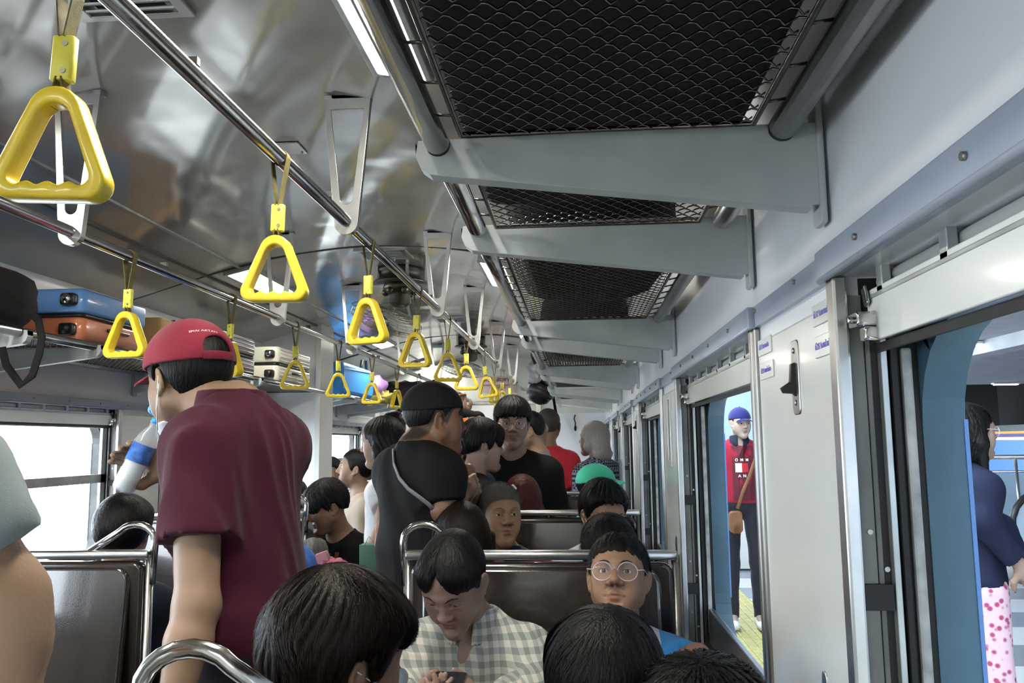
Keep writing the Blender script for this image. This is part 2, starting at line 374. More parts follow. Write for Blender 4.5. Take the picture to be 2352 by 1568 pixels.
# ---------------------------------------------------------------- right wall fittings
def hook(y, label):
    t = thing('coat_hook', label, 'hook', (XR-.0055, y, 1.583), 'coat hooks on the wall pillars')
    p = MB(); p.rbox((0, 0, 0), (.003, .036, .10), .008, axis=0); p.build('plate', bsteel_m, t)
    h = MB(); h.prism([(0, .020), (-.006, .018), (-.008, -.006), (-.020, -.014), (-.017, -.021), (-.004, -.022), (0, -.026)], lambda a, b, c: (a-.001, c, b), -.005, .005); h.build('hook', black_m, t, bevel=.001)
    for z in (.036, -.034): MB().ball((-.002, 0, z), (.002, .004, .004), 8).build('screw', screw_m, t)
    return t
for y, l in ((1.135, 'black coat hook on steel plate, on the pillar nearest the camera'), (4.14, 'small black coat hook on the second pillar beyond the framed panel'), (5.66, 'tiny black coat hook on the far wall pillar by the rearmost seats')): hook(y, l)
lk = thing('wall_latch', 'upright steel latch plate low on the nearest white pillar', 'latch', (XR-.005, 1.075, 1.17))
MB().rbox((0, 0, 0), (.004, .020, .10), .008, axis=0).build('plate', bsteel_m, lk); MB().ball((-.003, 0, .02), (.002, .004, .004), 8).build('screw', screw_m, lk); MB().ball((-.003, 0, -.025), (.002, .004, .004), 8).build('screw', screw_m, lk)
lk2 = thing('wall_latch', 'dark steel catch on the pillar beside the nearest seat back', 'latch', (XR-.005, 2.60, 1.17))
MB().rbox((0, 0, 0), (.006, .022, .085), .008, axis=0).build('plate', dgrey_m, lk2); MB().ball((-.004, 0, .02), (.002, .004, .004), 8).build('screw', screw_m, lk2)
for (ya, yb, z, tx, lb) in ((.958, 1.038, 1.650, 'ที่.17 ริมทางเดิน', 'white seat label with violet print, nearest and upper of the four on the pillar'), (.958, 1.036, 1.611, 'ที่.25 ริมหน้าต่าง', 'white seat label with violet print, nearest and lower of the four on the pillar'),
                            (1.262, 1.350, 1.645, 'ที่.27 ริมทางเดิน', 'white seat label with violet print, farther and upper, above the coat hook glare'), (1.255, 1.345, 1.607, 'ที่.29 ริมหน้าต่าง', 'white seat label with violet print, farther and lower, left of the black hook')):
    t = thing('seat_label', lb, 'label', (XR-.006, (ya+yb)/2, z), 'seat number labels on the pillar')
    MB().rbox((0, 0, 0), (.0025, yb-ya, .026), .002, axis=0).build('plate', cream_m, t)
    text('lettering', tx, .0105, bluetext_m, t, (-.0018, 0, 0), (math.pi/2, 0, -math.pi/2), ext=.0002)
# framed narrow panel on the pillar beyond the window
fp = thing('wall_mirror', 'tall narrow mirror in a cream frame on the pillar between windows', 'mirror', (XR-.006, 2.655, 1.535))
fr = MB(); L_ = [(-.045, -.115), (.045, -.115), (.045, .115), (-.045, .115)]; I_ = [(-.026, -.095), (.026, -.095), (.026, .095), (-.026, .095)]
fr.ring(L_, I_, lambda a, b, t: (t, a, b), -.006, .003); fr.build('frame', cream_m, fp, bevel=.002)
MB().bb(-.001, .002, -.027, .027, -.096, .096).build('mirror_glass', mat('mirror', (.25, .26, .26), .05, metal=1), fp)
# ---------------------------------------------------------------- hand rails
def hand_rail(xr, ys, label, RAILZ):
    t = thing('hand_rail', label, 'hand rail', (xr, 0, RAILZ), 'overhead hand rails')
    MB().tube([(0, Y0+.03, 0), (0, Y1, 0)], .0155, 20).build('rail', steel_m, t)
    zt = ceil_z(xr)-RAILZ
    def prof(tw, br, z_top, zc):
        P = [(-tw/2+k*tw/7, z_top) for k in range(8)]
        P += [(tw/2-(tw/2-br)*k/7, z_top-(z_top-zc)*k/7) for k in range(1, 7)]
        P += [(br*math.cos(a), zc+br*math.sin(a)) for a in np.linspace(0, -math.pi, 12)]
        P += [(-br-(tw/2-br)*k/7, zc+(z_top-zc)*k/7) for k in range(1, 7)]
        return P
    for y in ys:
        m = MB(); O = prof(.125, .030, zt+.003, -.004); I = prof(.092, .017, zt-.035, .062)
        m.ring(O, I, lambda a, b, c: (a, c, b), y-.003, y+.003)
        # flange turned back along the rim
        O2 = prof(.129, .032, zt+.004, -.004)
        m.ring(O2, O, lambda a, b, c: (a, c, b), y-.003, y+.016)
        m.bb(-.064, .064, y-.003, y+.028, zt-.006, zt+.004)
        m.build('hanger', bsteel_m, t, bevel=.0015)
    y = ys[0]-.9
    while y < Y1-.3:
        c = MB(); c.bb(-.012, .012, y-.006, y+.006, .012, .026); c.build('rail_clip', dgrey_m, t, bevel=.001); y += .715
    return t
HG = [2.15-1.4*2, 2.15-1.4, 2.15, 3.55, 4.95, 6.35, 7.75]
RZS = (2.088, 2.056)
hand_rail(RAILX[0], [-.75, .65, 2.10, 3.55, 4.85, 6.30, 7.85], 'polished steel overhead hand rail nearer the right luggage rack', RZS[0])
hand_rail(RAILX[1], [-.9, .55, 2.00, 3.50, 4.70, 6.15, 7.70], 'polished steel overhead hand rail nearer the left luggage rack', RZS[1])
# ---------------------------------------------------------------- strap handles
def make_ring():
    t = thing('strap_handle', '', 'strap handle')
    def tri(w, h, rt, rb, z0):
        # rounded triangle: points clockwise, same count for every call
        P = []
        cs = [((0, z0-rt), rt, 155, 25), ((w/2-rb, z0-h+rb), rb, 25, -90), ((-w/2+rb, z0-h+rb), rb, 270, 155)]
        for (c, r, a0, a1) in cs:
            for k in range(9): a = math.radians(a0+(a1-a0)*k/8); P.append((c[0]+r*math.cos(a), c[1]+r*math.sin(a)))
            if c[1] < z0-h+rb+.001 and c[0] > 0:
                for k in range(1, 26): u = k/26; P.append((c[0]*(1-2*u), c[1]-r))
        return P
    O = tri(.134, .136, .031, .021, -.164); I = tri(.096, .100, .021, .011, -.184)
    n0 = 18
    I = [(x, z+(.0022*(1+math.cos((x/.0125)*math.pi)) if 18 <= k < 43 else 0)) for k, (x, z) in enumerate(I)]
    m = MB(); m.ring(O, I, lambda a, b, c: (a, c, b), -.0155, .0155); g = m.build('grip', yellow_m, t, bevel=.0035)
    for p in g.data.polygons: p.use_smooth = True
    m = MB(); m.rbox((0, 0, -.126), (.027, .016, .056), .005, axis=2)
    m.build('clasp', clasp_m, t)
    for z in (-.109, -.143): MB().tube([(.004, -.0075, z), (.004, -.0095, z)], .0035, 10).build('rivet', screw_m, t)
    # webbing loop: around the rail, through the clasp, around the grip
    R = .0175; P = [(.003, -.100)]
    P += [(R*math.cos(a), R*math.sin(a)) for a in np.linspace(-.35, math.pi+.35, 14)]+[(-.003, -.100)]
    m = MB()
    def band(P, y0, y1, th):
        n = len(P); V = []
        for k, (x, z) in enumerate(P):
            a = P[max(0, k-1)]; b = P[min(n-1, k+1)]; tx, tz = b[0]-a[0], b[1]-a[1]; l = math.hypot(tx, tz) or 1; nx, nz = -tz/l*th/2, tx/l*th/2
            V += [(x+nx, y0, z+nz), (x+nx, y1, z+nz), (x-nx, y1, z-nz), (x-nx, y0, z-nz)]
        Fc = [(4*i+k, 4*i+(k+1) % 4, 4*i+4+(k+1) % 4, 4*i+4+k) for i in range(n-1) for k in range(4)]+[(0, 1, 2, 3), (4*n-1, 4*n-2, 4*n-3, 4*n-4)]
        m.add(V, Fc)
    band(P, -.0105, .0105, .0022)
    band([(.003, -.150), (.006, -.166), (.009, -.186)], -.009, .009, .002); band([(-.003, -.150), (-.006, -.166), (-.009, -.186)], -.009, .009, .002)
    m.build('strap', strap_m, t); return t
ring0 = make_ring()
# (rail, distance along coach, turn, swing, label)
RINGS = [(0, .90, 4, 2, 'large yellow strap handle nearest the camera, top left corner'), (0, 1.61, 2, 1, 'yellow strap handle second nearest on the right rail, before the left ceiling light'),
    (0, 2.34, -22, 0, 'third yellow strap handle on the right rail, in front of the fan guard'), (0, 3.10, -18, 2, 'fourth yellow strap handle on the right rail, just past the fan'),
    (0, 3.84, 14, 0, 'fifth yellow strap handle on the right rail, above the black cap'), (0, 4.50, -4, 0, 'sixth yellow strap handle on the right rail, overlapping the seventh'),
    (0, 5.28, -6, -8, 'seventh yellow strap handle on the right rail, tilted, below the second fan'), (0, 6.05, 72, 0, 'eighth yellow strap handle on the right rail, turned edge-on before the notice'),
    (0, 6.75, 45, 3, 'ninth yellow strap handle on the right rail, above the tall man in glasses'), (0, 7.45, 60, 0, 'tenth yellow strap handle on the right rail, second from the far end'), (0, 8.15, 30, 0, 'farthest yellow strap handle on the right rail, beside the helmet'),
    (1, 2.29, -8, 0, 'nearest yellow strap handle on the left rail, over the blue suitcase'), (1, 3.01, -30, 0, 'yellow strap handle on the left rail behind the maroon cap'),
    (1, 3.74, 24, 0, 'yellow strap handle on the left rail over the cream suitcases'), (1, 4.44, 16, 0, 'yellow strap handle on the left rail before the bright blue bag'),
    (1, 5.19, -10, 0, 'yellow strap handle on the left rail before the violet cloth bundle'), (1, 5.93, 66, 0, 'edge-on yellow strap handle before the big black bag'), (1, 6.77, 50, 0, 'yellow strap handle on the left rail just above the black cap, farther back')]
for i, (r, y, rz, sw, lb) in enumerate(RINGS):
    o = ring0 if i == 0 else copy_tree(ring0)
    o.location = (RAILX[r], y, RZS[r]); o.rotation_euler = (0, math.radians(sw), 0)
    o['label'] = lb; o['group'] = 'yellow strap handles on the %s rail' % ('right' if r == 0 else 'left')
    for c in o.children:
        if c.name.split('.')[0] in ('grip', 'clasp', 'rivet'): c.rotation_euler = (0, 0, math.radians(rz))
# ---------------------------------------------------------------- luggage racks
def net_mesh(t0, t1, y0, y1, X):
    m = MB(); cw = .0235; chh = .0165; r = .00135
    nx = int((t1-t0)/cw); ny = int((y1-y0)/(2*chh)); cw = (t1-t0)/nx; chh = (y1-y0)/(2*ny)
    rng = random.Random(3)
    def wire(P):
        V = []; n = len(P)
        for i, p in enumerate(P):
            a = Vector(P[max(0, i-1)]); b = Vector(P[min(n-1, i+1)]); t = (b-a).normalized(); q = t.cross(Vector((0, 0, 1))).normalized(); u = Vector((0, 0, 1))
            for ca, sa in ((1, 0), (-.5, .87), (-.5, -.87)): V.append(Vector(p)+q*ca*r+u*sa*r)
        m.add(V, [(3*i+k, 3*i+(k+1) % 3, 3*i+3+(k+1) % 3, 3*i+3+k) for i in range(n-1) for k in range(3)], True)
    for j in range(2*ny+1):
        P = []
        for i in range(2*nx+1):
            # scalloped wire running across the rack, interlocked with the next one
            ph_ = (i+j) % 2
            P.append((X(t0+(t1-t0)*i/(2*nx)), y0+j*chh+(.0058 if ph_ else -.0058)+rng.uniform(-.0006, .0006), (.0016 if ph_ else -.0016)))
            if i < 2*nx: P.append((X(t0+(t1-t0)*(i+.45)/(2*nx)), y0+j*chh+(.0035 if ph_ else -.0030), -.0022 if ph_ else .001))
        wire(P)
    return m
def make_rack(side):
    XW, sg = SIDES[side]; X = lambda t: -sg*t      # local x from the wall face, into the coach
    t = thing('luggage_rack', '', 'luggage rack')
    MB().tube([(X(.462), .004, 0), (X(.462), 1.496, 0)], .0150, 18).build('front_rail', steel_m, t)
    MB().tube([(X(.051), .004, .004), (X(.051), 1.496, .004)], .0165, 18).build('rear_rail', bsteel_m, t)
    for y in (.006, .41):
        m = MB(); P = [(.487, .006), (.490, -.010), (.484, -.024), (.472, -.033), (.445, -.037), (0.02, -.090), (.006, -.090), (.006, .010), (.2, .010)]
        m.prism(P, lambda a, b, c: (X(a), c, b), y-.002, y+.002)
        # flange along the lower edge
        Q = [(.490, .004), (.490, -.010), (.484, -.024), (.472, -.033), (.445, -.037), (0.02, -.090)]; n = len(Q)
        V = []
        for a, b in Q: V += [(X(a), y-.002, b), (X(a), y+.024, b), (X(a), y+.024, b-.004), (X(a), y-.002, b-.004)]
        m.add(V, [(4*i+k, 4*i+(k+1) % 4, 4*i+4+(k+1) % 4, 4*i+4+k) for i in range(n-1) for k in range(4)]+[(0, 1, 2, 3), (4*n-4, 4*n-3, 4*n-2, 4*n-1)])
        m.rbox((X(.008), y+.012, -.035), (.008, .034, .155), .006, axis=0)
        m.build('bracket', rack_m, t, bevel=.0012)
    for (a, b) in ((.03, .395), (.44, 1.47)):
        n_ = net_mesh(.095, .425, a, b, X)
        fr = [(X(.09), a-.004, 0), (X(.43), a-.004, 0), (X(.43), b+.004, 0), (X(.09), b+.004, 0)]
        n_.tube(fr, .0035, 8, closed=True)
        y = a+.04
        while y < b:
            n_.tube([(X(.43), y, 0), (X(.452), y+.006, .004)], .0018, 5); n_.tube([(X(.09), y, 0), (X(.066), y+.006, .006)], .0018, 5); y += .085
        n_.build('wire_net', net_m, t, fix=False)
    return t
RKR = [-.54+1.5*k for k in range(6)]
lab = ['nearest', 'second nearest', 'third nearest', 'fourth nearest', 'fifth nearest', 'sixth and farthest']
r0 = make_rack('right')
for k, y in enumerate(RKR):
    o = r0 if k == 0 else copy_tree(r0); o.location = (XR, y, RZ); o['label'] = '%s section of the right luggage rack, wire net between pale brackets' % lab[k]; o['group'] = 'right luggage rack sections'
l0 = make_rack('left'); LS = [.94, 2.44, 3.94, 5.95, 7.45]
ll = ['left luggage rack section nearest the camera, under the black strap', 'left luggage rack section under the blue and orange suitcases', 'left luggage rack section ending at the white partition', 'left luggage rack section just beyond the partition, under the blue bag', 'left luggage rack section farthest away, above the twin bright windows']
for k, y in enumerate(LS):
    o = l0 if k == 0 else copy_tree(l0); o.location = (XL, y, RZ); o['label'] = ll[k]; o['group'] = 'left luggage rack sections'
    if k == 2: o.scale = (1, 1.09, 1)
# end cap of the left rack at the partition
# ---------------------------------------------------------------- ceiling lights, vents, fans
def light(x, y, label, w=.12, l=.62):
    z = ceil_z(x); sl = math.atan((ceil_z(x+.05)-ceil_z(x-.05))/.1)
    t = thing('ceiling_light', label, 'light', (x, y, z-.004), 'white ceiling light panels'); t.rotation_euler = (0, -sl, 0)
    o = MB(); a, b = w/2+.016, l/2+.016; o.ring([(-a, -b), (a, -b), (a, b), (-a, b)], [(-w/2, -l/2), (w/2, -l/2), (w/2, l/2), (-w/2, l/2)], lambda p, q, r: (p, q, r), -.014, .006)
    o.build('frame', alu_m, t, bevel=.002); MB().bb(-w/2, w/2, -l/2, l/2, -.010, -.002).build('diffuser', lamp_m, t)
for x, y, lb in ((-.405, -1.1, 'white ceiling light panel behind the camera'), (-.405, 1.42, 'near white ceiling light beside the right luggage rack, at the top edge'), (-.405, 4.35, 'small white ceiling light beside the right rack, beyond the second bracket'), (-.405, 7.0, 'farthest white ceiling light beside the right rack'),
                 (-1.655, -1.1, 'left white ceiling light panel behind the camera'), (-1.655, 1.35, 'left white ceiling light panel near the camera'), (-1.655, 4.22, 'white ceiling light above the second strap handle, left side'), (-1.655, 6.85, 'white ceiling light seen through the third strap handle'), (-1.655, 8.9, 'farthest left white ceiling light, a small bright patch')):
    light(x, y, lb, l=.62 if y > 2 else .95)
def vent(y, label):
    t = thing('ceiling_vent', label, 'vent', (XC, y, ceil_z(XC)-.003), 'louvred ceiling vents')
    w, l = .13, .11; O = [(-w, -l), (w, -l), (w, l), (-w, l)]; I = [(-w+.03, -l+.02), (w-.03, -l+.02), (w-.03, l-.02), (-w+.03, l-.02)]
    MB().ring(O, I, lambda a, b, c: (a, b, c), -.012, .004).build('frame', bsteel_m, t, bevel=.002)
    s = MB()
    for k in range(6): s.box((0, -l+.033+k*.030, -.008), (2*w-.06, .016, .004), rot=(.35, 0, 0))
    s.bb(-.004, .004, -l+.03, l-.03, -.012, -.004); s.build('louvre', alu_m, t)
    MB().bb(-w+.05, w-.05, -l+.03, l-.03, .002, .006).build('duct', dark_m, t)
for y, lb in ((1.56, 'louvred ceiling vent at the top left, nearest the camera'), (4.02, 'louvred ceiling vent above the first fan'), (6.25, 'small louvred ceiling vent between the two fans')): vent(y, lb)
fan_m = mat('fan_metal', (.05, .048, .04), .4, metal=.7, var=.3, vs=20)
def fan(y, label, tilt):
    t = thing('ceiling_fan', label, 'fan', (XC, y, ceil_z(XC)-.002))
    t.scale = (1, 1, 1)
    MB().lathe([(.02, 0), (.125, 0), (.125, -.018), (.115, -.028), (.115, -.07), (.145, -.074), (.150, -.086), (.02, -.086)], seg=40).build('mount_ring', fan_m, t)
    for k in range(4):
        s = MB(); a = k*math.pi/2+.5; s.bb(.132*math.cos(a)-.008, .132*math.cos(a)+.008, .132*math.sin(a)-.008, .132*math.sin(a)+.008, -.074, .002); s.build('mount_post', bsteel_m, t)
    hub = MB(); hub.lathe([(.0, -.08), (.085, -.085), (.095, -.11), (.07, -.135), (.055, -.15), (.06, -.19), (.035, -.215), (0, -.22)], seg=24)
    for k in range(6): a = k*1.05; hub.ball((.08*math.cos(a), .08*math.sin(a), -.13), .022, 8)
    hub.build('motor_housing', fan_m, t)
    Rt = Euler((math.radians(tilt[0]), math.radians(tilt[1]), 0)).to_matrix(); c = Vector((-.07, 0, -.26))
    g = MB()
    for r, z in ((.20, 0), (.20, -.045), (.195, -.022), (.15, .022), (.15, -.066), (.10, .03), (.10, -.074), (.05, .034), (.05, -.078), (.175, .012), (.175, -.056), (.125, .027), (.125, -.071)):
        g.tube([Rt @ Vector((r*math.cos(a), r*math.sin(a), z))+c for a in np.linspace(0, 2*math.pi, 33)[:-1]], .0016, 5, closed=True)
    for k in range(20):
        a = 2*math.pi*k/20
        pr = [(.02, .034), (.10, .031), (.17, .014), (.20, 0), (.202, -.022), (.20, -.045), (.17, -.058), (.10, -.075), (.02, -.078)]
        g.tube([Rt @ Vector((r*math.cos(a), r*math.sin(a), z))+c for r, z in pr], .0014, 4)
    g.build('guard_cage', mat('cage_wire', (.22, .21, .17), .35, metal=.8) if 'cage_wire' not in MATS else MATS['cage_wire'], t)
    for k in range(4):
        b = MB(); a = k*math.pi/2; V = []
        for i in range(6):
            r = .03+.14*i/5; wv = .03+.022*math.sin(i/5*math.pi)+.01*i/5
            for s_ in (-1, 1):
                for zz in (-.001, .001): V.append(Rt @ Vector((r*math.cos(a)-s_*wv*math.sin(a), r*math.sin(a)+s_*wv*math.cos(a), -.022+s_*wv*.35+zz))+c)
        b.add(V, [(4*i, 4*i+2, 4*i+6, 4*i+4) for i in range(5)]+[(4*i+1, 4*i+5, 4*i+7, 4*i+3) for i in range(5)], True); b.build('blade', alu_m, t)
    return t
fan(4.40, 'dark caged fan hanging tilted from the middle of the ceiling', (14, 24)); fan(7.45, 'smaller far caged fan in front of the bulkhead notice', (14, 14))
# small shiny square put in for a reflection on the ceiling
x, y, z = at(600, 352, 2.6)
pl = thing('ceiling_reflection', 'small shiny plate put in for a ceiling reflection above the second strap handle', 'plate', (-.93, 2.52, ceil_z(-.93)-.003)); MB().rbox((0, 0, 0), (.13, .10, .004), .004).build('reflection_sheet', steel_m, pl); MB().ball((.05, .035, -.003), .004, 8).build('screw', screw_m, pl); MB().ball((-.05, -.035, -.003), .004, 8).build('screw', screw_m, pl)
# ---------------------------------------------------------------- seats
def make_seat(x0, x1, aisle, name='bench_seat'):
    # x0..x1 width, aisle = +1 when the aisle is on the high-x side
    t = thing(name, '', 'seat')
    W = x1-x0; cx = (x0+x1)/2; zt = 1.183
    m = MB(); m.rbox((cx, 0, .84), (W-.03, .050, .62), .03, axis=1)
    m.build('backrest', vinyl_m, t)
    for s in (-1, 1):
        m = MB(); m.rbox((cx, s*.055, .80), (W-.10, .030, .68), .045, rot=(s*math.radians(6.5), 0, 0), axis=1); m.build('back_pad', vinyl_m, t)
    m = MB(); m.rbox((cx, 0, zt-.012), (W, .050, .026), .010, axis=0)
    m.tube([(x0+.004, 0, zt-.012), (x0+.004, 0, .02)], .013, 12); m.tube([(x1-.004, 0, zt-.012), (x1-.004, 0, .02)], .013, 12)
    m.build('frame', bsteel_m, t)
    xa = x1 if aisle > 0 else x0; d = -aisle; P = []
    P.append((xa+d*(-.004), 0, zt-.10)); P.append((xa+d*(-.010), 0, zt+.02)); 
    for k in range(9):
        a = math.pi*(1-k/8.0*.80); P.append((xa+d*(.052+.062*math.cos(a)), 0, zt+.028+.050*math.sin(a)))
    P.append((xa+d*.20, 0, zt-.004))
    m = MB(); m.tube(P, .0115, 14); m.build('grab_handle', steel_m, t)
    for s in (-1, 1):
        m = MB(); m.rbox((cx, s*.28, .37), (W-.03, .42, .10), .03, axis=2); m.build('cushion', vinyl_m, t)
        m = MB(); m.bb(x0+.02, x1-.02, s*.28-.2, s*.28+.2, .28, .32)
        for xx in (x0+.05, x1-.05): m.tube([(xx, s*.45, .30), (xx, s*.45, 0)], .014, 8)
        m.build('seat_base', dgrey_m, t)
    return t
SY = [.99, 2.50, 3.97, 5.47, 6.97]
sl = ['nearest right bench seat, only its chrome grab handle showing low in the picture', 'brown bench seat behind the checked-shirt woman and the man in clear glasses', 'brown bench seat behind the grey-haired man and the masked man', 'brown bench seat behind the dark red hair and green cap', 'farthest right brown bench seat, below the red-shirted man']
s0 = make_seat(-.515, .282, -1)
for k, y in enumerate(SY):
    o = s0 if k == 0 else copy_tree(s0); o.location = (0, y, 0); o['label'] = sl[k]; o['group'] = 'right bench seats'
s1 = make_seat(-2.18, -1.318, 1)
sl2 = ['nearest left bench seat, out of sight under the grey shirted arm', 'glossy brown left bench seat between the bare arm and the maroon shirt', 'left bench seat with bright steel edge beside the blue sleeve', 'left bench seat behind the young man in the black printed shirt', 'farthest left bench seat by the twin bright windows']
for k, y in enumerate([1.02, 2.52, 3.97, 5.40, 7.2]):
    o = s1 if k == 0 else copy_tree(s1); o.location = (0, y, 0); o['label'] = sl2[k]; o['group'] = 'left bench seats'
# ================================================================ station platform outside (right)
def tile_mat():
    m = mat('platform_tiles', (.5, .5, .5), .25, coat=.2); N, L, B = nodes(m)
    g = N.new('ShaderNodeNewGeometry'); s = N.new('ShaderNodeSeparateXYZ'); L.new(g.outputs['Position'], s.inputs[0])
    q = N.new('ShaderNodeMath'); q.operation = 'MODULO'; q.inputs[1].default_value = 1.2; L.new(s.outputs['Y'], q.inputs[0])
    c = N.new('ShaderNodeMath'); c.operation = 'GREATER_THAN'; c.inputs[1].default_value = .6; L.new(q.outputs[0], c.inputs[0])
    nz = N.new('ShaderNodeTexNoise'); nz.inputs['Scale'].default_value = 90; L.new(g.outputs['Position'], nz.inputs['Vector'])
    r = N.new('ShaderNodeMix'); r.data_type = 'RGBA'; L.new(c.outputs[0], r.inputs['Factor']); r.inputs['A'].default_value = (.22, .25, .30, 1); r.inputs['B'].default_value = (.62, .65, .68, 1)
    mx = N.new('ShaderNodeMix'); mx.data_type = 'RGBA'; mx.blend_type = 'MULTIPLY'; mx.inputs['Factor'].default_value = .25; L.new(r.outputs['Result'], mx.inputs['A']); L.new(nz.outputs['Color'], mx.inputs['B'])
    L.new(mx.outputs['Result'], B.inputs['Base Color']); return m
tile_m = tile_mat()
tactile_m = mat('tactile_yellow', (.42, .40, .16), .6, var=.2, vs=14)
concrete_m = mat('station_concrete', (.30, .32, .35), .7, var=.12, vs=2)
kiosk_m = mat('pale_blue_panel', (.38, .52, .70), .35)
mb = MB().bb(.62, 40, -6, 60, -.25, -.02); struct(mb.build('floor_platform', tile_m))
mb = MB().bb(1.0, 1.62, -6, 60, -.02, -.012)
for xx in np.arange(1.03, 1.6, .07):
    mb.tube([(xx, 0, -.012), (xx, 16, -.012)], .011, 6)
struct(mb.build('trim_tactile', tactile_m, fix=False))
mb = MB().bb(.75, 40, -6, 31, 3.4, 3.6); mb.bb(8.0, 8.5, -6, 31, 3.15, 3.4); struct(mb.build('ceiling_station', concrete_m))
struct(MB().bb(30, 30.3, -6, 62, -3, 6).bb(.8, 30, 61.7, 62, -3, 6).bb(.75, 30, 31, 62, 5.6, 5.8).build('wall_station_far', dark_m))
struct(MB().bb(.75, 30, -8.2, -8, -3, 6).bb(-2.6, .75, -5.2, -5, -.3, 3.2).build('wall_sky_block', concrete_m))  # unseen walls added to keep the white sky off the window jambs
struct(MB().bb(1.35, 3.9, 10.2, 10.5, 0, 3.4).build('wall_kiosk', kiosk_m))
sn += 1; struct(MB().bb(1.35, 3.9, 10.17, 10.2, 0, .9).bb(1.62, 1.68, 10.17, 10.2, 0, 3.4).build('trim_%d' % sn, white_m))
slamp_m = mat('station_tube', (1, 1, 1), .5, emit=((.80, .88, 1.0), 15))
k = 0
for (x, y, lx, lb) in ((7.4, 16.9, .55, 'nearest station tube light seen through the near window'), (13.2, 30.0, .28, 'small station tube light at the dark edge, nearer the blue jamb'), (14.9, 30.0, .40, 'station tube light at the dark edge, right frame border'), (2.6, 8.2, .5, 'station ceiling light before the pale blue wall'), (2.4, 4.6, .5, 'station ceiling light above the walking woman'), (2.4, 1.2, .5, 'station ceiling light abreast of the camera')):
    t = thing('station_light', lb, 'light', (x, y, 3.345), 'station ceiling lights')
    MB().rbox((0, 0, .015), (2*lx+.1, .22, .05), .02, axis=2).build('housing', white_m, t); MB().rbox((0, 0, -.02), (2*lx, .14, .04), .02, axis=2).build('tube', slamp_m, t)
# far orange and blue train
orange_m = mat('train_orange', (.62, .25, .05), .4); tblue_m = mat('train_blue', (.05, .17, .60), .4); tdb_m = mat('train_navy', (.03, .03, .16), .4)
tr = thing('train_carriage', 'blue and orange train carriage standing across the station', 'train', (18, 40, -1.6))
MB().bb(0, 2.6, -6.4, 14, .4, 3.35).build('body', orange_m, tr)
MB().bb(-.03, .02, -5.75, 14, .6, 2.98).build('side_panel', tblue_m, tr); MB().bb(-.04, 0, -6.3, 14, 3.0, 3.10).build('white_band', white_m, tr); MB().bb(-.04, 0, -6.3, 14, 3.12, 3.25).build('navy_band', tdb_m, tr)
MB().bb(-.04, .02, -6.35, -6.1, .7, 2.4).build('door', dark_m, tr); MB().bb(-.05, .0, -5.4, -5.1, 2.1, 2.6).build('vent_grille', dark_m, tr)
m = MB(); m.prism([(-.02, 3.35), (2.6, 3.35), (2.2, 3.62), (.4, 3.62)], lambda a, b, c: (a, c, b), -6.3, 14); m.build('roof', alu_m, tr)
tr2 = thing('train_carriage', 'dark end of the next carriage at the right frame border', 'train', (18, 31, -1.6))
MB().bb(0, 2.6, -8, 2.1, .4, 3.35).build('body', dgrey_m, tr2); MB().bb(-.04, .02, -8, 1.7, 1.7, 2.7).build('window_strip', MATS['mirror'], tr2); m = MB(); m.prism([(-.02, 3.35), (2.6, 3.35), (2.2, 3.6), (.4, 3.6)], lambda a, b, c: (a, c, b), -8, 2.0); m.build('roof', alu_m, tr2)
# railing and escalators
rl = thing('glass_railing', 'steel and glass railing behind the escalators', 'railing', (5.0, 12.0, -.02))
m = MB(); m.tube([(0, 0, 1.25), (5, 0, 1.25)], .035, 10); m.tube([(0, 0, 1.05), (5, 0, 1.05)], .02, 8)
m.build('top_rail', bsteel_m, rl)
for k in range(6): MB().tube([(k, 0, 0), (k, 0, 1.25)], .025, 8).build('post', bsteel_m, rl)
pane_m = mat('tinted_glass_panel', (.45, .58, .68), .15, coat=.5)
MB().bb(.05, 4.95, -.01, .01, .15, 1.02).build('glass_panel', pane_m, rl)
for k, (y, x, lb) in enumerate(((9.0, 4.42, 'nearer escalator balustrade with black handrail, by the walking woman'), (10.1, 5.15, 'farther escalator balustrade with black handrail'))):
    t = thing('escalator', lb, 'escalator', (x, y, -.02)); r = .36
    P = [(1.9, .18), (.36, .18)]+[(.36-r*math.sin(a), .58-.0-r*1.0*math.cos(a)+.04) for a in np.linspace(.2, math.pi-.05, 10)]+[(1.9, .98)]
    MB().tube([(a, 0, b) for a, b in P], .032, 10).build('handrail', black_m, t)
    m = MB(); m.prism([(a, b) for a, b in P], lambda a, b, c: (a, c, b), -.008, .008); m.build('glass_panel', pane_m, t)
    MB().rbox((1.1, .3, .09), (1.9, .9, .22), .05, axis=1).build('base', dgrey_m, t)
# ground by the left windows
struct(MB().bb(-14, XL-.9, -14, 26, -1.1, -1.0).build('floor_trackside', mat('ballast', (.30, .29, .27), .9, var=.3, vs=3)))
